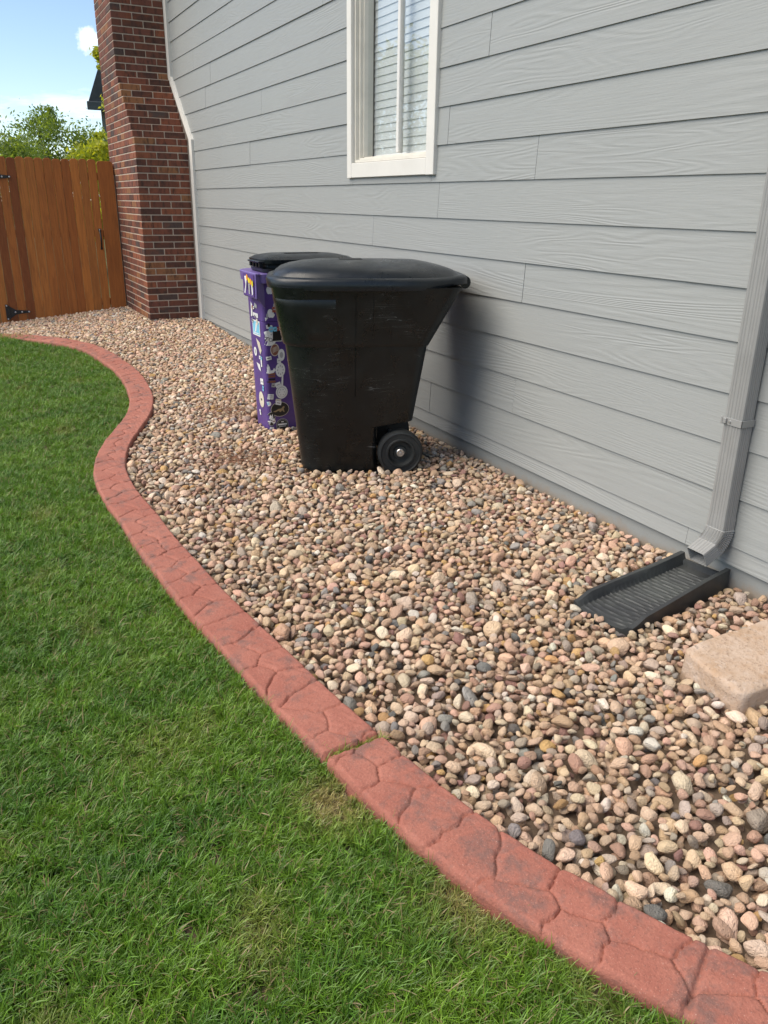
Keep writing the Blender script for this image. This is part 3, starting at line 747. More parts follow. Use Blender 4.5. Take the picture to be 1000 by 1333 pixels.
nd(369.5, 507, [(ell(.042, .046), 's_white'), ([(-.004, .04), (.010, .04), (.014, .12), (.003, .12)], 's_white'), (ell(.033, .036), 's_grey'), (ell(.030, .033), 's_white')]+[(ell(.004, .004, 6, .018*math.cos(i*1.05), .02*math.sin(i*1.05)), 's_grey') for i in range(6)])
nd(367, 529.5, [(ell(.066, .052), 's_cream'), (ell(.063, .049), 's_black'), ([(-.050, -.016), (-.030, -.008), (-.012, .002), (.008, .004), (.020, .018), (.030, .022), (.032, .012), (.026, .002), (.034, -.020), (.026, -.020), (.016, -.008), (.004, -.020), (-.004, -.018), (-.004, -.010), (-.02, -.014), (-.03, -.020)], 's_tan')], rot=-.05, lab='black oval sticker with a tan animal')
nd(354, 541.5, [(ell(.027, .050), 's_grey'), (ell(.024, .046), 's_black'), ([(-.014, .0), (-.008, .034), (.0, .020), (.008, .036), (.013, .004)], 's_white'), (rect(-.022, -.008, .022, .002), 's_white'), (rect(-.020, -.022, .020, -.013), 's_white')])
nd(371, 551, [(ell(.045, .046), 's_grey'), (ell(.042, .043), 's_black'), (ell(.037, .038), 's_grey'), (ell(.035, .036), 's_black'), (rect(-.032, .000, .032, .010), 's_white'), (rect(-.026, -.012, .026, -.005), 's_grey'), (rect(-.010, .020, .010, .026), 's_white')])
def LY(px, py): return 5.323-.0158*(px-331), .825-(py-400)*.0054
def ld(px, py, polys, **k): y_, z_ = LY(px, py); decal(polys, 'l', y_, z_, **k)
ld(337, 425, [(rect(-.075, -.05, .075, .05), 's_white'), (rect(-.066, -.042, .066, .042), 's_blue'), ([(-.03, -.03), (0, -.02), (.02, .02), (.04, .03), (.0, .035)], 's_white'), (rect(-.05, -.036, .05, -.030), 's_white')], lab='light blue rectangular sticker')
ld(337, 411, [(rect(-.05, -.02, .05, .022), 's_white'), (rect(-.02, -.012, -.01, .014), 's_grey'), (rect(.01, -.012, .02, .014), 's_grey')])
ld(333, 404, [([(-.03, -.05), (.0, -.04), (.01, .03), (-.02, .05)], 's_white')])
ld(339, 445, [([(-.05, .04), (.02, .02), (.05, -.03), (.02, -.06), (-.02, -.01)], 's_cream')])
ld(337, 472, [([(-.04, .02), (.03, .015), (.04, -.03), (.0, -.02)], 's_white')])
ld(341, 467, [([(-.02, .05), (.01, .045), (.012, -.02), (-.01, -.025)], 's_white')])
ld(338, 514, [(ell(.05, .055), 's_cream'), (ell(.014, .008, 10), 's_black')])
nd(362, 396, [(rect(-.02, -.016, .02, .016), 's_white'), (rect(-.014, -.004, .014, .004), 's_grey')])
nd(350, 462, [(rect(-.018, -.012, .016, .012), 's_white'), (rect(-.012, -.002, .01, .003), 's_black')], rot=.15)
nd(358, 497, [(ell(.013, .014), 's_cream')])
nd(353, 512, [(rect(-.020, -.018, .018, .018), 's_white'), (rect(-.014, -.010, .012, -.004), 's_grey'), (rect(-.014, .004, .012, .010), 's_grey')], rot=-.1)
ld(334, 455, [(ell(.03, .03), 's_white'), (ell(.015, .015), 's_grey')])
ld(340, 490, [(rect(-.03, -.02, .03, .02), 's_white'), (rect(-.022, -.006, .022, .004), 's_grey')], rot=.1)
ld(338, 398, [(rect(-.025, -.012, .025, .014), 's_grey')], rot=-.2)
decal([([(-.11, -.068), (.11, -.068), (.11, .068), (-.11, .068)], 's_black'), ([(-.11, -.068), (.11, -.068), (.11, .068), (-.11, .068)], 'purple'), ([(-.08, .05), (-.03, .055), (-.045, .0), (-.07, -.06), (-.09, -.055), (-.06, 0)], 's_white'), ([(.0, .01), (.03, .01), (.025, -.055), (.005, -.055)], 's_grey'), ([(.06, .02), (.085, .02), (.09, -.05), (.07, -.06)], 's_white'), (ell(.018, .02, 12, -.02, .045), 's_orange'), (ell(.018, .018, 12, .02, .03), 's_yellow'), (ell(.018, .02, 12, .055, .024), 's_orange'), (ell(.014, .02, 12, .09, .016), 's_yellow'), (rect(-.02, -.03, -.008, .015), 's_black'), (rect(.04, -.05, .05, .005), 's_black')], 'l', (Y0+Y1)/2, .973, plane=XF, lab='white and orange patterned sticker on the bracket')
decal([(ell(.032, .020), 's_yellow'), ([(-.02, .004), (-.004, .010), (.018, .006), (.012, .001), (-.004, .004), (.014, -.006), (-.008, -.010), (-.020, -.005), (-.006, -.004), (-.016, .0)], 's_black')], 'n', 1.765, 1.018, plane=5.08-.034, rot=-.1, lab='yellow oval sticker on the rim')
rk = random.Random(9)
for i in range(22):
    a_, c_ = rk.uniform(.010, .022), rk.uniform(.010, .020); base_ = ell(a_, c_, 12) if rk.random() < .4 else rect(-a_, -c_, a_, c_)
    k_ = rk.choice(['s_white', 's_white', 's_white', 's_cream', 's_grey', 's_red', 's_blue']); ins_ = rk.choice(['s_grey', 's_black', 's_brown'])
    pl_ = [(base_, k_), (rect(-a_*.6, -c_*.15, a_*.6, c_*.2), ins_)]
    if i % 5 < 3: nd(rk.uniform(348, 366), rk.choice([392, 402, 426, 445, 466, 470, 497, 518, 521, 545, 556]), pl_, rot=rk.uniform(-.3, .3))
    else: ld(rk.uniform(333, 342), rk.choice([401, 417, 434, 450, 460, 482, 498, 505, 525, 532]), pl_, rot=rk.uniform(-.3, .3))
# ------------------------------------------------------------------ gate and fences
GY = 11.79
def board(x0, x1, zb0, zb1, zt, parent, name='fence_board', yj=0):
    m = MB(); w = x1-x0; c = .018
    top = [(x1, zt-.022), (x1-.016, zt-.006), (x1-.032, zt), (x0+.032, zt), (x0+.016, zt-.006), (x0, zt-.022)]
    m.prism([(x0, GY+yj, zb0), (x1, GY+yj, zb1)]+[(x, GY+yj, z_) for x, z_ in top], (0, .018, 0))
    bmesh.ops.bevel(m.bm, geom=m.bm.edges[:], offset=.0018, segments=1, affect='EDGES')
    return m.build(name, MAT['cedar'], parent)
gate = thing('wooden_gate', 'reddish cedar plank gate with black strap hinges between the lawn and the chimney', 'gate', (1.2, GY, 0))
fl = thing('wooden_fence', 'cedar fence running left from the gate hinges behind the lawn', 'fence', (-.4, GY, -.1))
fr_ = thing('wooden_fence', 'single dark cedar plank fixed between the gate handle side and brick chimney', 'fence', (1.95, GY, 0))
def zbot(x): return -.150+.11*(x-.47)/1.4
P_B = .1068; xg = [0.688+.0091*6+P_B*i for i in range(-2, 12)]   # boundaries
xg = [x for x in xg if .50 < x < 1.91]
xg = [xg[0]-P_B]+xg
rb = random.Random(5)
for a, c in zip(xg, xg[1:]):
    gp = .0022 if abs(c-1.685) > .06 else .0045
    board(a+.001, c-gp, zbot(a), zbot(c), 1.945+rb.uniform(-.006, .006), gate, yj=rb.uniform(-.002, .002))
board(xg[-1]+.010, 2.020, -.06, -.05, 1.93, fr_, yj=-.004)
b = MB(); b.box((1.93, GY+.03, -.3), (2.02, GY+.12, 1.9)); b.build('fence_post', MAT['cedar'], fr_)
x = xg[0]-.008
while x > -2.6:
    board(x-P_B+.003, x, zbot(x-P_B) if x > 0 else -.2, zbot(x) if x > 0 else -.2, 1.945+rb.uniform(-.008, .008), fl, yj=rb.uniform(-.002, .002)); x -= P_B
b = MB(); b.box((xg[0]-.11, GY+.03, -.5), (xg[0]-.02, GY+.12, 1.9)); b.build('fence_post', MAT['cedar'], fl)
for zz in (.12, 1.0, 1.70):
    b = MB(); b.box((xg[0]+.01, GY+.0215, zz), (1.895, GY+.06, zz+.09)); b.build('rail', MAT['cedar'], gate)
    b = MB(); b.box((-2.6, GY+.0215, zz), (xg[0]-.12, GY+.06, zz+.09)); b.build('rail', MAT['cedar'], fl)
def hinge(xh, zh):
    y = GY-.010
    m = MB(); m.box((xh-.055, y, zh-.10), (xh-.018, y+.006, zh+.10), .002); m.box((xh-.018, y-.006, zh-.085), (xh-.002, y+.006, zh+.085), .003)
    m.prism([(xh-.002, y+.001, zh-.075), (xh+.07, y+.001, zh-.028), (xh+.23, y+.001, zh-.014), (xh+.245, y+.001, zh), (xh+.23, y+.001, zh+.014), (xh+.07, y+.001, zh+.028), (xh-.002, y+.001, zh+.075)], (0, .005, 0))
    h = m.build('hinge', MAT['iron'], gate)
    for (bx, bz) in ((-.037, .085), (-.037, -.085), (.06, 0), (.14, 0), (.225, 0)):
        lathe([(.0105, -.002), (.0105, .003), (.006, .006), (0, .007)], Vector((xh+bx, y, zh+bz)), Vector((0, -1, 0)), 10).build('bolt', MAT['steel'], h, 40)
hinge(.545, .075); hinge(.535, 1.715)
b = MB(); rg = []
for t in np.linspace(0, 1, 15):
    c = Vector((1.772, GY-.008-.045*math.sin(math.pi*t), .865+.215*t)); w = .009
    tt = Vector((0, -.045*math.pi*math.cos(math.pi*t), .215)).normalized(); a1 = Vector((1, 0, 0)); a2 = tt.cross(a1)
    rg.append([c+(a1*math.cos(k*math.pi/4)*w*1.2+a2*math.sin(k*math.pi/4)*w*.7) for k in range(8)])
b.loft(rg); b.box((1.755, GY-.010, 1.065), (1.789, GY-.004, 1.105), .003); b.box((1.757, GY-.010, .84), (1.787, GY-.004, .872), .003)
hd = b.build('handle', MAT['iron'], gate, 50)
lathe([(.009, -.002), (.009, .003), (0, .006)], Vector((1.772, GY-.011, 1.092)), Vector((0, -1, 0)), 10).build('bolt', MAT['steel'], hd, 40)
# ------------------------------------------------------------------ gravel: ballistic packing on a height field
GX0, GX1, GY0, GY1, RES = .15, 2.69, -.45, 11.80, .004
HX, HY = int((GX1-GX0)/RES), int((GY1-GY0)/RES)
H = np.full((HX, HY), -.030, np.float32)
cxs = GX0+(np.arange(HX)+.5)*RES; cys = GY0+(np.arange(HY)+.5)*RES
# library of stamps
LIB = []
for i in range(420):
    a = RNG.uniform(.85, 1.35); 
    L = .0166*math.exp(RNG.normal(0, .27)); L = min(max(L, .0100), .034)
    ax3 = np.array([L*RNG.uniform(1.05, 1.5), L*RNG.uniform(.85, 1.05), L*RNG.uniform(.52, .84)])
    rz, rx, ry = RNG.uniform(0, 6.283), RNG.normal(0, .42), RNG.normal(0, .42)
    from mathutils import Euler
    e = Euler((rx, ry, rz)); Rm = np.array(e.to_matrix())
    Mx = Rm@np.diag(1/ax3**2)@Rm.T
    rad = ax3.max(); n = int(math.ceil(rad/RES)); g1 = np.arange(-n, n+1)*RES
    Xg, Yg = np.meshgrid(g1, g1, indexing='ij')
    # solve quadratic in z
    A = Mx[2, 2]; B = 2*(Mx[0, 2]*Xg+Mx[1, 2]*Yg); C_ = Mx[0, 0]*Xg**2+2*Mx[0, 1]*Xg*Yg+Mx[1, 1]*Yg**2-1
    D = B*B-4*A*C_; ok = D > 0; sq = np.sqrt(np.maximum(D, 0)); zt = (-B+sq)/(2*A); zb = (-B-sq)/(2*A)
    LIB.append((n, ok, np.where(ok, zt, -9).astype(np.float32), np.where(ok, zb, 9).astype(np.float32), tuple(e), ax3))
def in_gravel(x, y):
    w = curb_w(x, y)
    return (w < -.004) & (x < W-.006) & ((y < YL+.03) | (x < CX0-.004)) & (y < 11.77) & (x > GX0+.03) & (y > GY0+.04)
NC = 430000
px_ = RNG.uniform(GX0, GX1, NC*2); py_ = RNG.uniform(GY0, GY1, NC*2); okm = in_gravel(px_, py_)
# only what the lens could see, or a step beside it: drop the near-left void etc. (nothing there anyway)
px_, py_ = px_[okm], py_[okm]
# solid obstacles in the height field (splash block, slab and bins press into the gravel)
st_pos, st_rot, st_scl = [], [], []
def try_stones(count, K, zcap):
    global ptr
    for s in range(count):
        lib = LIB[RNG.integers(len(LIB))]; n, ok, zt, zb, eu, ax3 = lib; best = None
        for k in range(K):
            if ptr >= len(px_): return
            x, y = px_[ptr], py_[ptr]; ptr += 1
            i = int((x-GX0)/RES); j = int((y-GY0)/RES)
            if i-n < 0 or j-n < 0 or i+n+1 > HX or j+n+1 > HY: continue
            zc = float((H[i-n:i+n+1, j-n:j+n+1]-zb).max())
            if best is None or zc < best[0]: best = (zc, i, j, x, y)
        if best is None: continue
        zc, i, j, x, y = best
        zc -= .0022
        if zc > zcap: continue
        sub = H[i-n:i+n+1, j-n:j+n+1]; np.maximum(sub, zc+zt, out=sub)
        st_pos.append((x, y, zc)); st_rot.append(eu); st_scl.append(ax3)
ptr = 0
try_stones(74000, 3, .021)
LIB = [l for l in LIB if l[5][0] < .0175]; try_stones(9000, 3, .016); n1 = len(st_pos); try_stones(16000, 8, .012)
P = np.array(st_pos, np.float32); RT = np.array(st_rot, np.float32); SCL = np.array(st_scl, np.float32)
STATS = (len(P), ptr, len(px_))
top = P[:, 2]+SCL[:, 2]*.8
rel = P[:, :2]-np.array(N0[:2]); uu = rel@np.array(U3[:2]); vv = rel@np.array(V3[:2])
kill = (uu > -.20) & (uu < .27) & (vv > -.01) & (vv < .55) & (top > .0)
kill |= (np.abs(uu-.372) < .10) & (((vv > -.045) & (vv < .08)) | ((vv > .46) & (vv < .58))) & (top > .0)
kill |= (P[:, 0] > 1.745) & (P[:, 0] < 2.28) & (P[:, 1] > 5.11) & (P[:, 1] < 5.57) & (top > -.01)
rel = P[:, :2]-A0; ua = rel@ax_; va = rel@ay_
kill |= (ua > -.01) & (ua < LN+.02) & (np.abs(va) < .142) & (top > .0)
kill |= (np.abs(P[:, 0]-2.225) < .262) & (np.abs(P[:, 1]-1.512) < .132)
P, RT, SCL = P[~kill], RT[~kill], SCL[~kill]
P[:, 2] += ground_h(P[:, 0], P[:, 1])
pal = np.array([(.58, .42, .30), (.52, .36, .245), (.66, .51, .38), (.58, .38, .29), (.44, .28, .21), (.70, .58, .46), (.38, .31, .26), (.16, .155, .155), (.29, .275, .265), (.54, .34, .16), (.34, .19, .165), (.72, .66, .58), (.62, .44, .34), (.46, .38, .32)])
pw_ = np.array([17, 14, 15, 14, 6, 10, 6, 2.2, 4.5, 3.2, 3.2, 4, 13, 7], float); pw_ /= pw_.sum()
ci = RNG.choice(len(pal), len(P), p=pw_); colr = pal[ci]*np.array([1.04, 1.01, .93])*RNG.uniform(.80, 1.26, (len(P), 1))*RNG.uniform(.95, 1.05, (len(P), 3))
# source stones
src = bpy.data.collections.new('gravel_sources')
mst, _g = m_instcol('river_stone', .72, .28, .7, 4)
for k in range(14):
    bm = bmesh.new(); bmesh.ops.create_icosphere(bm, subdivisions=3, radius=1)
    off = Vector((k*7.3, k*3.1, k*1.7)); pn = [Vector((random.gauss(0, 1), random.gauss(0, 1), random.gauss(0, 1))).normalized() for _ in range(6 if k % 3 else 9)]; lim = random.uniform(.60, .80)
    for v in bm.verts:
        d = v.co.normalized(); r_ = 1+.16*mn.noise(d*1.1+off)+.05*mn.noise(d*2.6+off)
        p_ = d*r_
        for n_ in pn:
            q = p_.dot(n_)
            if q > lim: p_ -= n_*(q-lim)*.86
        v.co = p_
    me = bpy.data.meshes.new('stone_source'); bm.to_mesh(me); bm.free(); me.materials.append(mst); me.polygons.foreach_set('use_smooth', np.ones(len(me.polygons), bool))
    so_ = bpy.data.objects.new('stone_source', me); src.objects.link(so_)
def instancer(name, P, R, Sc, C, coll, seed=0):
    me = bpy.data.meshes.new(name); me.vertices.add(len(P)); me.vertices.foreach_set('co', P.astype(np.float32).ravel())
    for nm, ty, key, arr in (('rot', 'FLOAT_VECTOR', 'vector', R), ('scl', 'FLOAT_VECTOR', 'vector', Sc)):
        a = me.attributes.new(nm, ty, 'POINT'); a.data.foreach_set(key, np.ascontiguousarray(arr, np.float32).ravel())
    a = me.attributes.new('col', 'FLOAT_COLOR', 'POINT'); a.data.foreach_set('color', np.concatenate([C, np.ones((len(C), 1))], 1).astype(np.float32).ravel())
    a = me.attributes.new('idx', 'INT', 'POINT'); a.data.foreach_set('value', RNG.integers(0, 1000, len(P)).astype(np.int32))
    o = link(name, me); md = o.modifiers.new('scatter', 'NODES')
    ng = bpy.data.node_groups.new(name+'_nodes', 'GeometryNodeTree'); ng.interface.new_socket('Geometry', in_out='INPUT', socket_type='NodeSocketGeometry'); ng.interface.new_socket('Geometry', in_out='OUTPUT', socket_type='NodeSocketGeometry')
    gi = ng.nodes.new('NodeGroupInput'); go = ng.nodes.new('NodeGroupOutput'); ip = ng.nodes.new('GeometryNodeInstanceOnPoints')
    ci_ = ng.nodes.new('GeometryNodeCollectionInfo'); ci_.inputs['Collection'].default_value = coll; ci_.inputs['Separate Children'].default_value = True; ci_.inputs['Reset Children'].default_value = True
    def na(nm, dt):
        q = ng.nodes.new('GeometryNodeInputNamedAttribute'); q.data_type = dt; q.inputs['Name'].default_value = nm; return q.outputs['Attribute']
    L = ng.links.new
    L(gi.outputs[0], ip.inputs['Points']); L(ci_.outputs[0], ip.inputs['Instance']); ip.inputs['Pick Instance'].default_value = True
    L(na('idx', 'INT'), ip.inputs['Instance Index'])
    e2r = ng.nodes.new('FunctionNodeEulerToRotation'); L(na('rot', 'FLOAT_VECTOR'), e2r.inputs[0]); L(e2r.outputs[0], ip.inputs['Rotation'])
    L(na('scl', 'FLOAT_VECTOR'), ip.inputs['Scale']); L(ip.outputs[0], go.inputs[0])
    md.node_group = ng; return o
gv = instancer('gravel', P, RT, SCL, colr, src); tag(gv, 'tan, pink and grey river gravel bed between the lawn edging and the house wall', 'gravel', 'stuff')
def m_fines():
    g = G('gravel_fines'); return g.fin(g.mixc(g.noise(60, 5, .7), (.10, .07, .05), (.26, .19, .135)), .95, g.bump(g.noise(160, 4, .7), 1, .006), .1)
sheet('gravel_bed', .2, W+.004, -.44, 11.9, -.023, (20, 90), m_fines())
# ------------------------------------------------------------------ edging
ns = len(CL); nw = 44
sj = None
dd = np.linalg.norm(CL-np.array([.905, 1.745]), axis=1); sj = CS[np.argmin(dd)]
dd = np.linalg.norm(CL-np.array([1.185, .79]), axis=1); sj2 = CS[np.argmin(dd)]
seeds = []; s = 0.; rs = random.Random(21)
while s < CS[-1]+.1:
    if rs.random() < .22: seeds.append((s+.02, CW*rs.uniform(.42, .58))); s += rs.uniform(.14, .17)
    else:
        w = rs.uniform(.24, .34); st = rs.uniform(.115, .165); seeds.append((s+rs.uniform(-.02, .02), CW*w)); seeds.append((s+rs.uniform(.02, .075), CW*(w+rs.uniform(.38, .5)))); s += st
SE = np.array(seeds)
wv = np.concatenate([[0, 0], np.linspace(0, 1, nw), [1, 1]])*CW
Sg, Wg = np.meshgrid(CS, wv, indexing='ij')
# warp for irregular grooves
def vnoise(a, f, sd):
    rg_ = np.random.default_rng(sd); T_ = rg_.uniform(-1, 1, 4096); x = a*f; i = np.floor(x).astype(int); t = x-i; t = t*t*(3-2*t); return T_[i % 4096]*(1-t)+T_[(i+1) % 4096]*t
Sw = Sg+.010*vnoise(Wg+Sg*.31, 22, 1)+.005*vnoise(Wg-Sg*.7, 60, 2); Ww = Wg+.009*vnoise(Sg, 14, 3)+.004*vnoise(Sg+Wg*.4, 45, 4)
ID = np.zeros(Sg.shape, int); F1 = np.full(Sg.shape, 9.); F2 = np.full(Sg.shape, 9.)
for a in range(0, ns, 40):
    sl_ = slice(a, min(a+40, ns)); near = np.where((SE[:, 0] > CS[a]-.4) & (SE[:, 0] < CS[min(a+40, ns)-1]+.4))[0]
    D_ = np.sqrt((Sw[sl_][..., None]-SE[near, 0])**2+((Ww[sl_][..., None]-SE[near, 1])*1.15)**2)
    o_ = np.argsort(D_, -1); d1 = np.take_along_axis(D_, o_[..., :1], -1)[..., 0]; d2 = np.take_along_axis(D_, o_[..., 1:2], -1)[..., 0]
    ID[sl_] = near[o_[..., 0]]; F1[sl_] = d1; F2[sl_] = d2
E_ = F2-F1
grv = np.exp(-(E_/.0048)**2)
wn = Wg/CW
Z = .034 + .012*(1-wn) - .014*np.clip(1-wn/.045, 0, 1)**2 - .016*np.clip(1-(1-wn)/.06, 0, 1)**2
Z += -.0090*grv + .0016*S(E_/.05) + .0022*vnoise(Sg*1.7+Wg*3, 30, 7)*vnoise(Wg, 40, 8)+.0009*vnoise(Sg+Wg*2.3, 140, 9)*vnoise(Wg-Sg*.2, 160, 10)
tilt = RNG.uniform(-.0015, .0015, len(SE)); Z += tilt[ID]
Z -= .045*(np.abs(Sg-sj+.12*(Wg-CW/2)) < .0120)+.010*np.exp(-((Sg-sj2)/.006)**2)
Z[:, 0] = -.06; Z[:, -1] = -.06; Z[:, 1] = Z[:, 2]-.004; Z[:, -2] = Z[:, -3]-.004
wob = .004*vnoise(Sg[:, :1], 3, 12)+.0015*vnoise(Sg[:, :1], 25, 13)
PX = CL[:, None, 0]+NR[:, None, 0]*(Wg+wob); PY = CL[:, None, 1]+NR[:, None, 1]*(Wg+wob)
Zf = Z+ground_h(PX, PY)
nW = Sg.shape[1]; VV = np.stack([PX, PY, Zf], -1).reshape(-1, 3)
gi_, gj_ = np.meshgrid(np.arange(ns-1), np.arange(nW-1), indexing='ij'); i0 = (gi_*nW+gj_).ravel()
FF = np.stack([i0, i0+1, i0+1+nW, i0+nW], 1); fid = ID[:-1, :-1].ravel()
def m_edging():
    g = G('stamped_red_concrete'); a = g.noise(5, 5, .65); f = g.noise(130, 4, .7); st = g.noise(11, 6, .7); st2 = g.noise(38, 4, .65)
    c = g.mixc(g.mr(a, .35, .7), (.295, .102, .073), (.365, .145, .105))
    c = g.mixc(g.mr(st, .50, .64, 0, .75), c, (.160, .095, .082))
    c = g.mixc(g.mr(st2, .60, .75, 0, .35), c, (.40, .165, .115))
    c = g.mixc(g.mr(f, .54, .66, 0, .5), c, (.16, .07, .055)); c = g.mixc(g.mr(g.noise(210, 3, .6), .58, .70, 0, .45), c, (.52, .22, .15)); c = g.mixc(g.mr(g.noise(330, 2, .5), .68, .76, 0, .6), c, (.60, .42, .34))
    return g.fin(c, .82, g.bump(g.math('ADD', f, g.noise(34, 4)), .7, .0045), .3)
med = m_edging()
edge = thing('concrete_edging', 'curving red stamped concrete edging between the green lawn and the gravel', 'edging', (.9, 3, 0))
order = np.argsort(fid, kind='stable'); fs = fid[order]; cuts_ = np.flatnonzero(np.diff(fs))+1
for grp in np.split(order, cuts_):
    f_ = FF[grp]; u_, inv = np.unique(f_, return_inverse=True)
    me = mesh_np('stamped_stone', VV[u_]-np.array([.9, 3, 0]), inv.reshape(f_.shape), [med], True)
    o = bpy.data.objects.new('stamped_stone', me); COL.objects.link(o); o.parent = edge
# ------------------------------------------------------------------ lawn
gsrc = bpy.data.collections.new('grass_sources')
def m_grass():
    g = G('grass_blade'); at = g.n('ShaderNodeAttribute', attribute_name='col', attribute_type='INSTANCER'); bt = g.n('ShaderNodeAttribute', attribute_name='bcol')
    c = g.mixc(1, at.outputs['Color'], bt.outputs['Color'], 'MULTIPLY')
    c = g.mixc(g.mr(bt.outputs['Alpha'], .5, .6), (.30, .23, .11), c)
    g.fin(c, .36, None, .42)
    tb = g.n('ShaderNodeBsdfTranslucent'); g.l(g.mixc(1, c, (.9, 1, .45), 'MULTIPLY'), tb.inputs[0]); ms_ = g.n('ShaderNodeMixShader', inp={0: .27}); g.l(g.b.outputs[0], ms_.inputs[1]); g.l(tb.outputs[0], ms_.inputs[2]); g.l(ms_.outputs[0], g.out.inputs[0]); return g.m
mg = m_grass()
for k in range(14):
    V_, F_, C_ = [], [], []
    for bld in range(26):
        th = random.uniform(0, 6.283); r_ = random.uniform(0, .019); bx, by = r_*math.cos(th), r_*math.sin(th)
        hd_ = random.uniform(0, 6.283); L = random.choice([random.uniform(.018, .035), random.uniform(.03, .05), random.uniform(.035, .062)]); w = random.uniform(.0006, .0014); lean = random.uniform(.1, 1.5); curl = random.uniform(.2, 1.3)
        dx, dy = math.cos(hd_), math.sin(hd_); nx_, ny_ = -dy, dx; x_, y_, z_ = bx, by, -.004; a_ = lean*.4; base = len(V_); seg = 4
        dead = random.random() < .06; cv = random.uniform(.62, 1.5)
        for s_ in range(seg+1):
            ww = w*(1-.15*s_/seg) if s_ < seg-1 else w*.62
            if s_ == seg: ww = .0002
            V_ += [(x_-nx_*ww, y_-ny_*ww, z_), (x_+nx_*ww, y_+ny_*ww, z_+.0003)]
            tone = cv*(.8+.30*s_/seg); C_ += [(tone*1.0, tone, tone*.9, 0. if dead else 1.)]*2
            st_ = L/seg; x_ += dx*math.sin(a_)*st_; y_ += dy*math.sin(a_)*st_; z_ += math.cos(a_)*st_; a_ += (lean*.6+curl)/seg
            a_ = min(a_, 1.75)
        for s_ in range(seg): q = base+s_*2; F_.append((q, q+1, q+3, q+2))
    me = mesh_np('grass_source', V_, F_, [mg], True)
    at = me.color_attributes.new('bcol', 'FLOAT_COLOR', 'POINT'); at.data.foreach_set('color', np.array(C_, np.float32).ravel())
    gsrc.objects.link(bpy.data.objects.new('grass_source', me))
def sample(n, x0, x1, y0, y1): return np.stack([RNG.uniform(x0, x1, n), RNG.uniform(y0, y1, n)], 1)
Q = np.concatenate([sample(36000, -1.1, 1.9, -.2, 2.6), sample(21000, -1.2, 1.2, 2.6, 5.2), sample(26000, -1.5, 1.5, 5.2, 10.2), sample(7000, -4.5, -1.2, 0, 10.2)])
w = curb_w(Q[:, 0], Q[:, 1]); Q = Q[(w > CW-.006-.17*S((Q[:, 1]-9.3)/.5))]; w = curb_w(Q[:, 0], Q[:, 1])
def fnoise(x, y, f, sd): 
    r_ = np.random.default_rng(sd); o = 0
    for i in range(4):
        a = r_.uniform(0, 6.28); o = o+np.sin((x*math.cos(a)+y*math.sin(a))*f*(1+.37*i)+r_.uniform(0, 6))
    return o/4
# joint weeds in the control joint
jw = np.linspace(.01, CW-.02, 26); ji = np.argmin(np.abs(CS-sj)); JP = CL[ji]+NR[ji]*jw[:, None]+RNG.uniform(-.004, .004, (26, 2))-T[ji]*((jw-CW/2)*.12)[:, None]*1.0
nQ = len(Q); Q = np.concatenate([Q, JP])
x_, y_ = Q[:, 0], Q[:, 1]
patch = fnoise(x_, y_, 6, 1)*.9+fnoise(x_, y_, 21, 2)*.7+RNG.normal(0, .4, len(Q))
c0_ = np.array([.092, .205, .022]); c1_ = np.array([.190, .315, .030]); c2_ = np.array([.055, .145, .022])
t_ = np.clip(patch*.5+.5, 0, 1)[:, None]; Cg = c2_*(1-t_)+c1_*t_; Cg = Cg*.6+c0_*.4
dry = 1.15*np.exp(-(((x_-.67)/.075)**2+((y_-1.58)/.09)**2))+.75*np.exp(-(((x_-.84)/.11)**2+((y_-1.14)/.10)**2))+.22*np.exp(-(((x_-.30)/.10)**2+((y_-2.0)/.10)**2))+.4*np.clip(fnoise(x_, y_, 9, 5)-.45, 0, 1)*2
dr = np.clip(dry*RNG.uniform(.3, 1.5, len(Q)), 0, 1)[:, None]; Cg = Cg*(1-dr)+np.array([.36, .30, .12])*dr
Sg_ = RNG.uniform(.72, 1.28, (len(Q), 1))*np.array([[1, 1, 1]]); Sg_[:, 2] *= RNG.uniform(.8, 1.15, len(Q)); Sg_[nQ:] *= .75; Cg[nQ:] = (.20, .26, .04)
Sg_ *= (1-.45*np.clip(dry, 0, 1))[:, None]
Rg_ = np.stack([RNG.normal(0, .16, len(Q)), RNG.normal(0, .16, len(Q)), RNG.uniform(0, 6.283, len(Q))], 1)
Zq = ground_h(x_, y_)-.014+.03*S((y_-9.3)/.6); Zq[nQ:] = .014
lw = instancer('lawn', np.concatenate([Q, Zq[:, None]], 1), Rg_, Sg_, Cg, gsrc); tag(lw, 'short green lawn grass with a few dry tan patches', 'lawn', 'stuff')
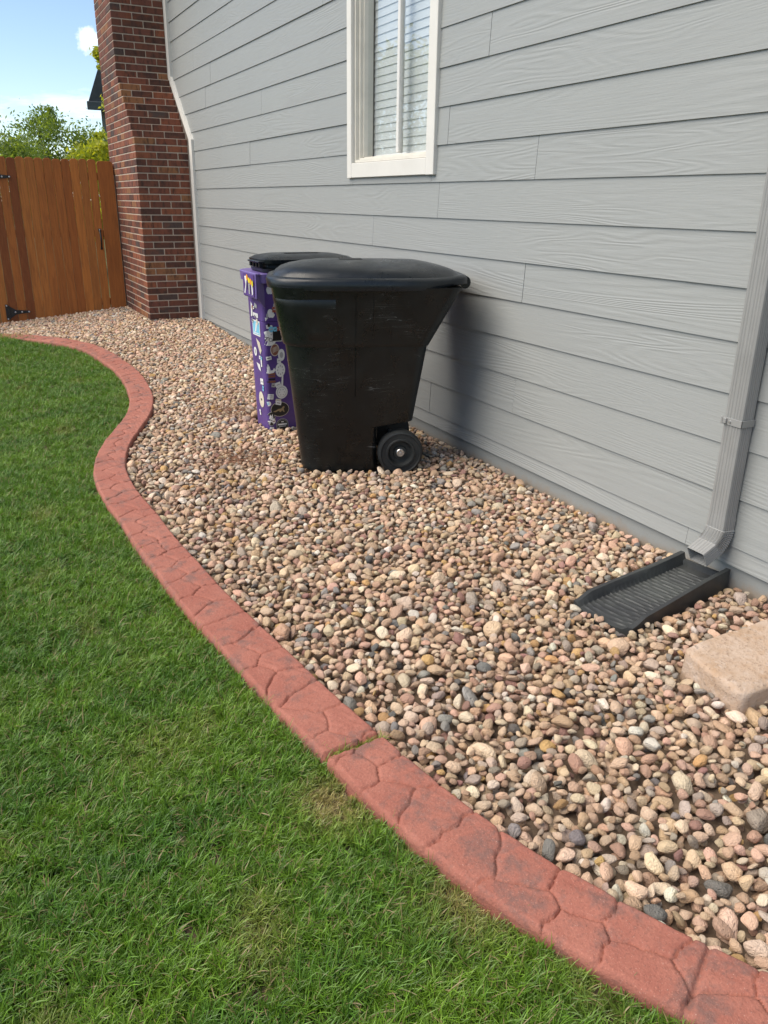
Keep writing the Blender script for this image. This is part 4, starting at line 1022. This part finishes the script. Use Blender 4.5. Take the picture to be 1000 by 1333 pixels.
# ------------------------------------------------------------------ dry needle litter on the gravel
def litter(cx, cy, rx, ry, n, sd, label):
    r_ = np.random.default_rng(sd); V_, F_ = [], []
    for i in range(n):
        x = cx+r_.normal(0, rx); y = cy+r_.normal(0, ry); L = r_.uniform(.008, .030); w_ = r_.uniform(.0012, .0040); a = r_.uniform(0, 6.28); zt = .021+r_.uniform(0, .02)*math.exp(-((x-cx)/rx)**2-((y-cy)/ry)**2)+float(ground_h(x, y)); sl_ = r_.normal(0, .25)
        ii = int((x-GX0)/RES); jj = int((y-GY0)/RES); 
        if not (0 < ii < HX and 0 < jj < HY): continue
        zt = float(H[ii, jj])+.002+r_.uniform(0, .008)+float(ground_h(x, y))
        d = np.array([math.cos(a), math.sin(a), sl_]); p_ = np.array([-d[1], d[0], 0]); c = np.array([x, y, zt]); q = len(V_); h_ = np.array([0, 0, .0012])
        V_ += [c-d*L/2-p_*w_, c+d*L/2-p_*w_*.5, c+d*L/2+p_*w_*.5, c-d*L/2+p_*w_, c+h_]
        F_ += [(q, q+1, q+4), (q+1, q+2, q+4), (q+2, q+3, q+4), (q+3, q, q+4)]
    g = G('dry_litter'); mt = g.fin(g.mixc(g.noise(40, 3), (.11, .045, .022), (.26, .12, .06)), .9)
    tag(link('dry_litter', mesh_np('dry_litter', V_, F_, [mt])), label, 'leaf litter', 'stuff')
litter(1.37, 4.56, .14, .10, 900, 1, 'patch of brown needle litter on the gravel left of the black bin base')
litter(1.66, 5.72, .13, .14, 900, 2, 'patch of brown needle litter on the gravel left of the purple bin')
# ------------------------------------------------------------------ trees beyond the fence
def m_leaf(name, a, c):
    g = G(name); at = g.n('ShaderNodeAttribute', attribute_name='rnd'); col = g.mixc(at.outputs['Fac'], a, c)
    g.fin(col, .5, None, .35); tb = g.n('ShaderNodeBsdfTranslucent'); g.l(g.mixc(1, col, (1.6, 1.5, .6), 'MULTIPLY'), tb.inputs[0]); ms_ = g.n('ShaderNodeMixShader', inp={0: .5}); g.l(g.b.outputs[0], ms_.inputs[1]); g.l(tb.outputs[0], ms_.inputs[2]); g.l(ms_.outputs[0], g.out.inputs[0]); return g.m
bark = m_paint('bark', (.10, .075, .055), .9, .3, .8)
LG = m_leaf('leaf_green', (.10, .17, .04), (.22, .29, .07)); LY_ = m_leaf('leaf_yellow', (.26, .34, .05), (.46, .45, .06))
def tree(px, Y, ztop, rad, n, mat, label, sd, leaf=.045, spikes=5, extra=()):
    r_ = np.random.default_rng(sd); X = Y*px; tr = thing('tree', label, 'tree', (X, Y, -.3), 'trees beyond the fence')
    hz = ztop+.3; m = MB()
    def limb(p0, p1, r0, r1):
        p0, p1 = Vector(p0), Vector(p1); d = (p1-p0).normalized(); a1 = d.orthogonal().normalized(); a2 = d.cross(a1)
        m.loft([[p+(a1*math.cos(k*math.pi/4)+a2*math.sin(k*math.pi/4))*rr for k in range(8)] for p, rr in ((p0, r0), ((p0+p1)/2+Vector(r_.normal(0, .04, 3)), (r0+r1)/2), (p1, r1))])
    limb((X, Y, -.35), (X, Y, ztop*.55), .09, .05)
    tips = []
    nb = 26
    for i in range(nb):
        a = r_.uniform(0, 6.28); t = r_.uniform(.15, 1); rr = rad*math.sqrt(1-(abs(t-.45)/.62)**2 if abs(t-.45) < .6 else .1)*r_.uniform(.5, 1.0)
        tip = (X+rr*math.cos(a), Y+rr*math.sin(a), ztop*(.15+.78*t)); st_ = (X, Y, ztop*min(.54, .15+.5*t*.8)); limb(st_, tip, .035, .01); tips.append((tip, .26+.22*r_.random()))
    for i in range(spikes): 
        a = r_.uniform(0, 6.28); rr = rad*r_.uniform(0, .75); base_ = ztop*r_.uniform(.86, 1.0); tips.append(((X+rr*math.cos(a), Y+rr*math.sin(a), base_-.1), .20)); tips.append(((X+rr*math.cos(a), Y+rr*math.sin(a), base_+.12), .10))
    for ex_t in extra: limb((X, Y, ztop*.5), ex_t[0], .03, .01); tips += [ex_t]*3
    m.build('trunk', bark, tr)
    tp = np.array([t[0] for t in tips]); ts = np.array([t[1] for t in tips])*rad/1.2
    wts = ts**2; wts /= wts.sum(); c = r_.choice(len(tp), n, p=wts); C3 = tp[c]+r_.normal(0, 1, (n, 3))*ts[c][:, None]*np.array([.62, .62, .5])
    d1 = r_.normal(0, 1, (n, 3)); d1 /= np.linalg.norm(d1, axis=1)[:, None]; d2 = np.cross(d1, r_.normal(0, 1, (n, 3))); d2 /= np.linalg.norm(d2, axis=1)[:, None]
    s1 = leaf*r_.uniform(.6, 1.3, (n, 1)); V_ = np.stack([C3-d1*s1, C3+d2*s1*.45, C3+d1*s1, C3-d2*s1*.45], 1).reshape(-1, 3); F_ = np.arange(n*4).reshape(-1, 4)
    me = mesh_np('crown', V_, F_, [mat]); at = me.attributes.new('rnd', 'FLOAT', 'POINT'); at.data.foreach_set('value', np.repeat(np.clip(r_.random(n)*.6+.4*r_.random(len(tp))[c], 0, 1), 4).astype(np.float32))
    link('crown', me, tr)
tree(.035, 21, 3.35, 1.2, 19000, LG, 'leftmost green tree showing above the fence at the frame edge', 1)
tree(.112, 23, 3.45, 1.25, 19000, LG, 'olive green tree above the middle of the gate', 2)
tree(.172, 20, 2.75, 0.80, 10000, LY_, 'yellow green tree above the gate next to the chimney', 3, .06)
tree(.200, 22, 6.0, .50, 9000, LY_, 'tall yellow tree peeking out left of the brick chimney', 4, .06, 2, [((.170*22, 22, 4.62), .30), ((.174*22, 22, 4.42), .26)])
tree(-.10, 22, 4.3, 1.4, 9000, LG, 'green tree beyond the fence left of the frame', 5)
tree(-.27, 20.5, 4.9, 1.9, 12000, LG, 'broad green tree beyond the fence, far left out of frame', 6, .08)
# ------------------------------------------------------------------ neighbour house behind the chimney
nh = thing('house', 'distant house with dark roof corner showing left of the chimney', 'house', (6, 26, 0))
NM = m_paint('neighbour_wall', (.20, .19, .17), .8); RM = m_paint('dark_shingles', (.06, .065, .07), .85, .25, .6); FM = m_paint('dark_fascia', (.075, .085, .09), .6)
ex, ey = 3.66, 24.0; ez = 3.80
b = MB(); b.prism([(ex+.35, ey+.35, -.3), (ex+9, ey+.35, -.3), (ex+9, ey+.35, ez-.1), (ex+.35, ey+.35, ez-.1)], (3.2, 8.8, 0)); b.build('wall', NM, nh)
b = MB(); b.prism([(ex, ey, ez-.02), (ex+9.4, ey, ez-.02), (ex+8.6, ey, ez+1.3), (ex+4.7, ey, ez+2.5), (ex+.42, ey, ez+1.0)], (3.4, 9.4, 0)); b.build('roof', RM, nh)
b = MB(); b.box((ex-.04, ey-.06, ez-.20), (ex+9.4, ey-.002, ez), .01); b.build('fascia', FM, nh)
# fix nested parents: every child of a child was given world coordinates
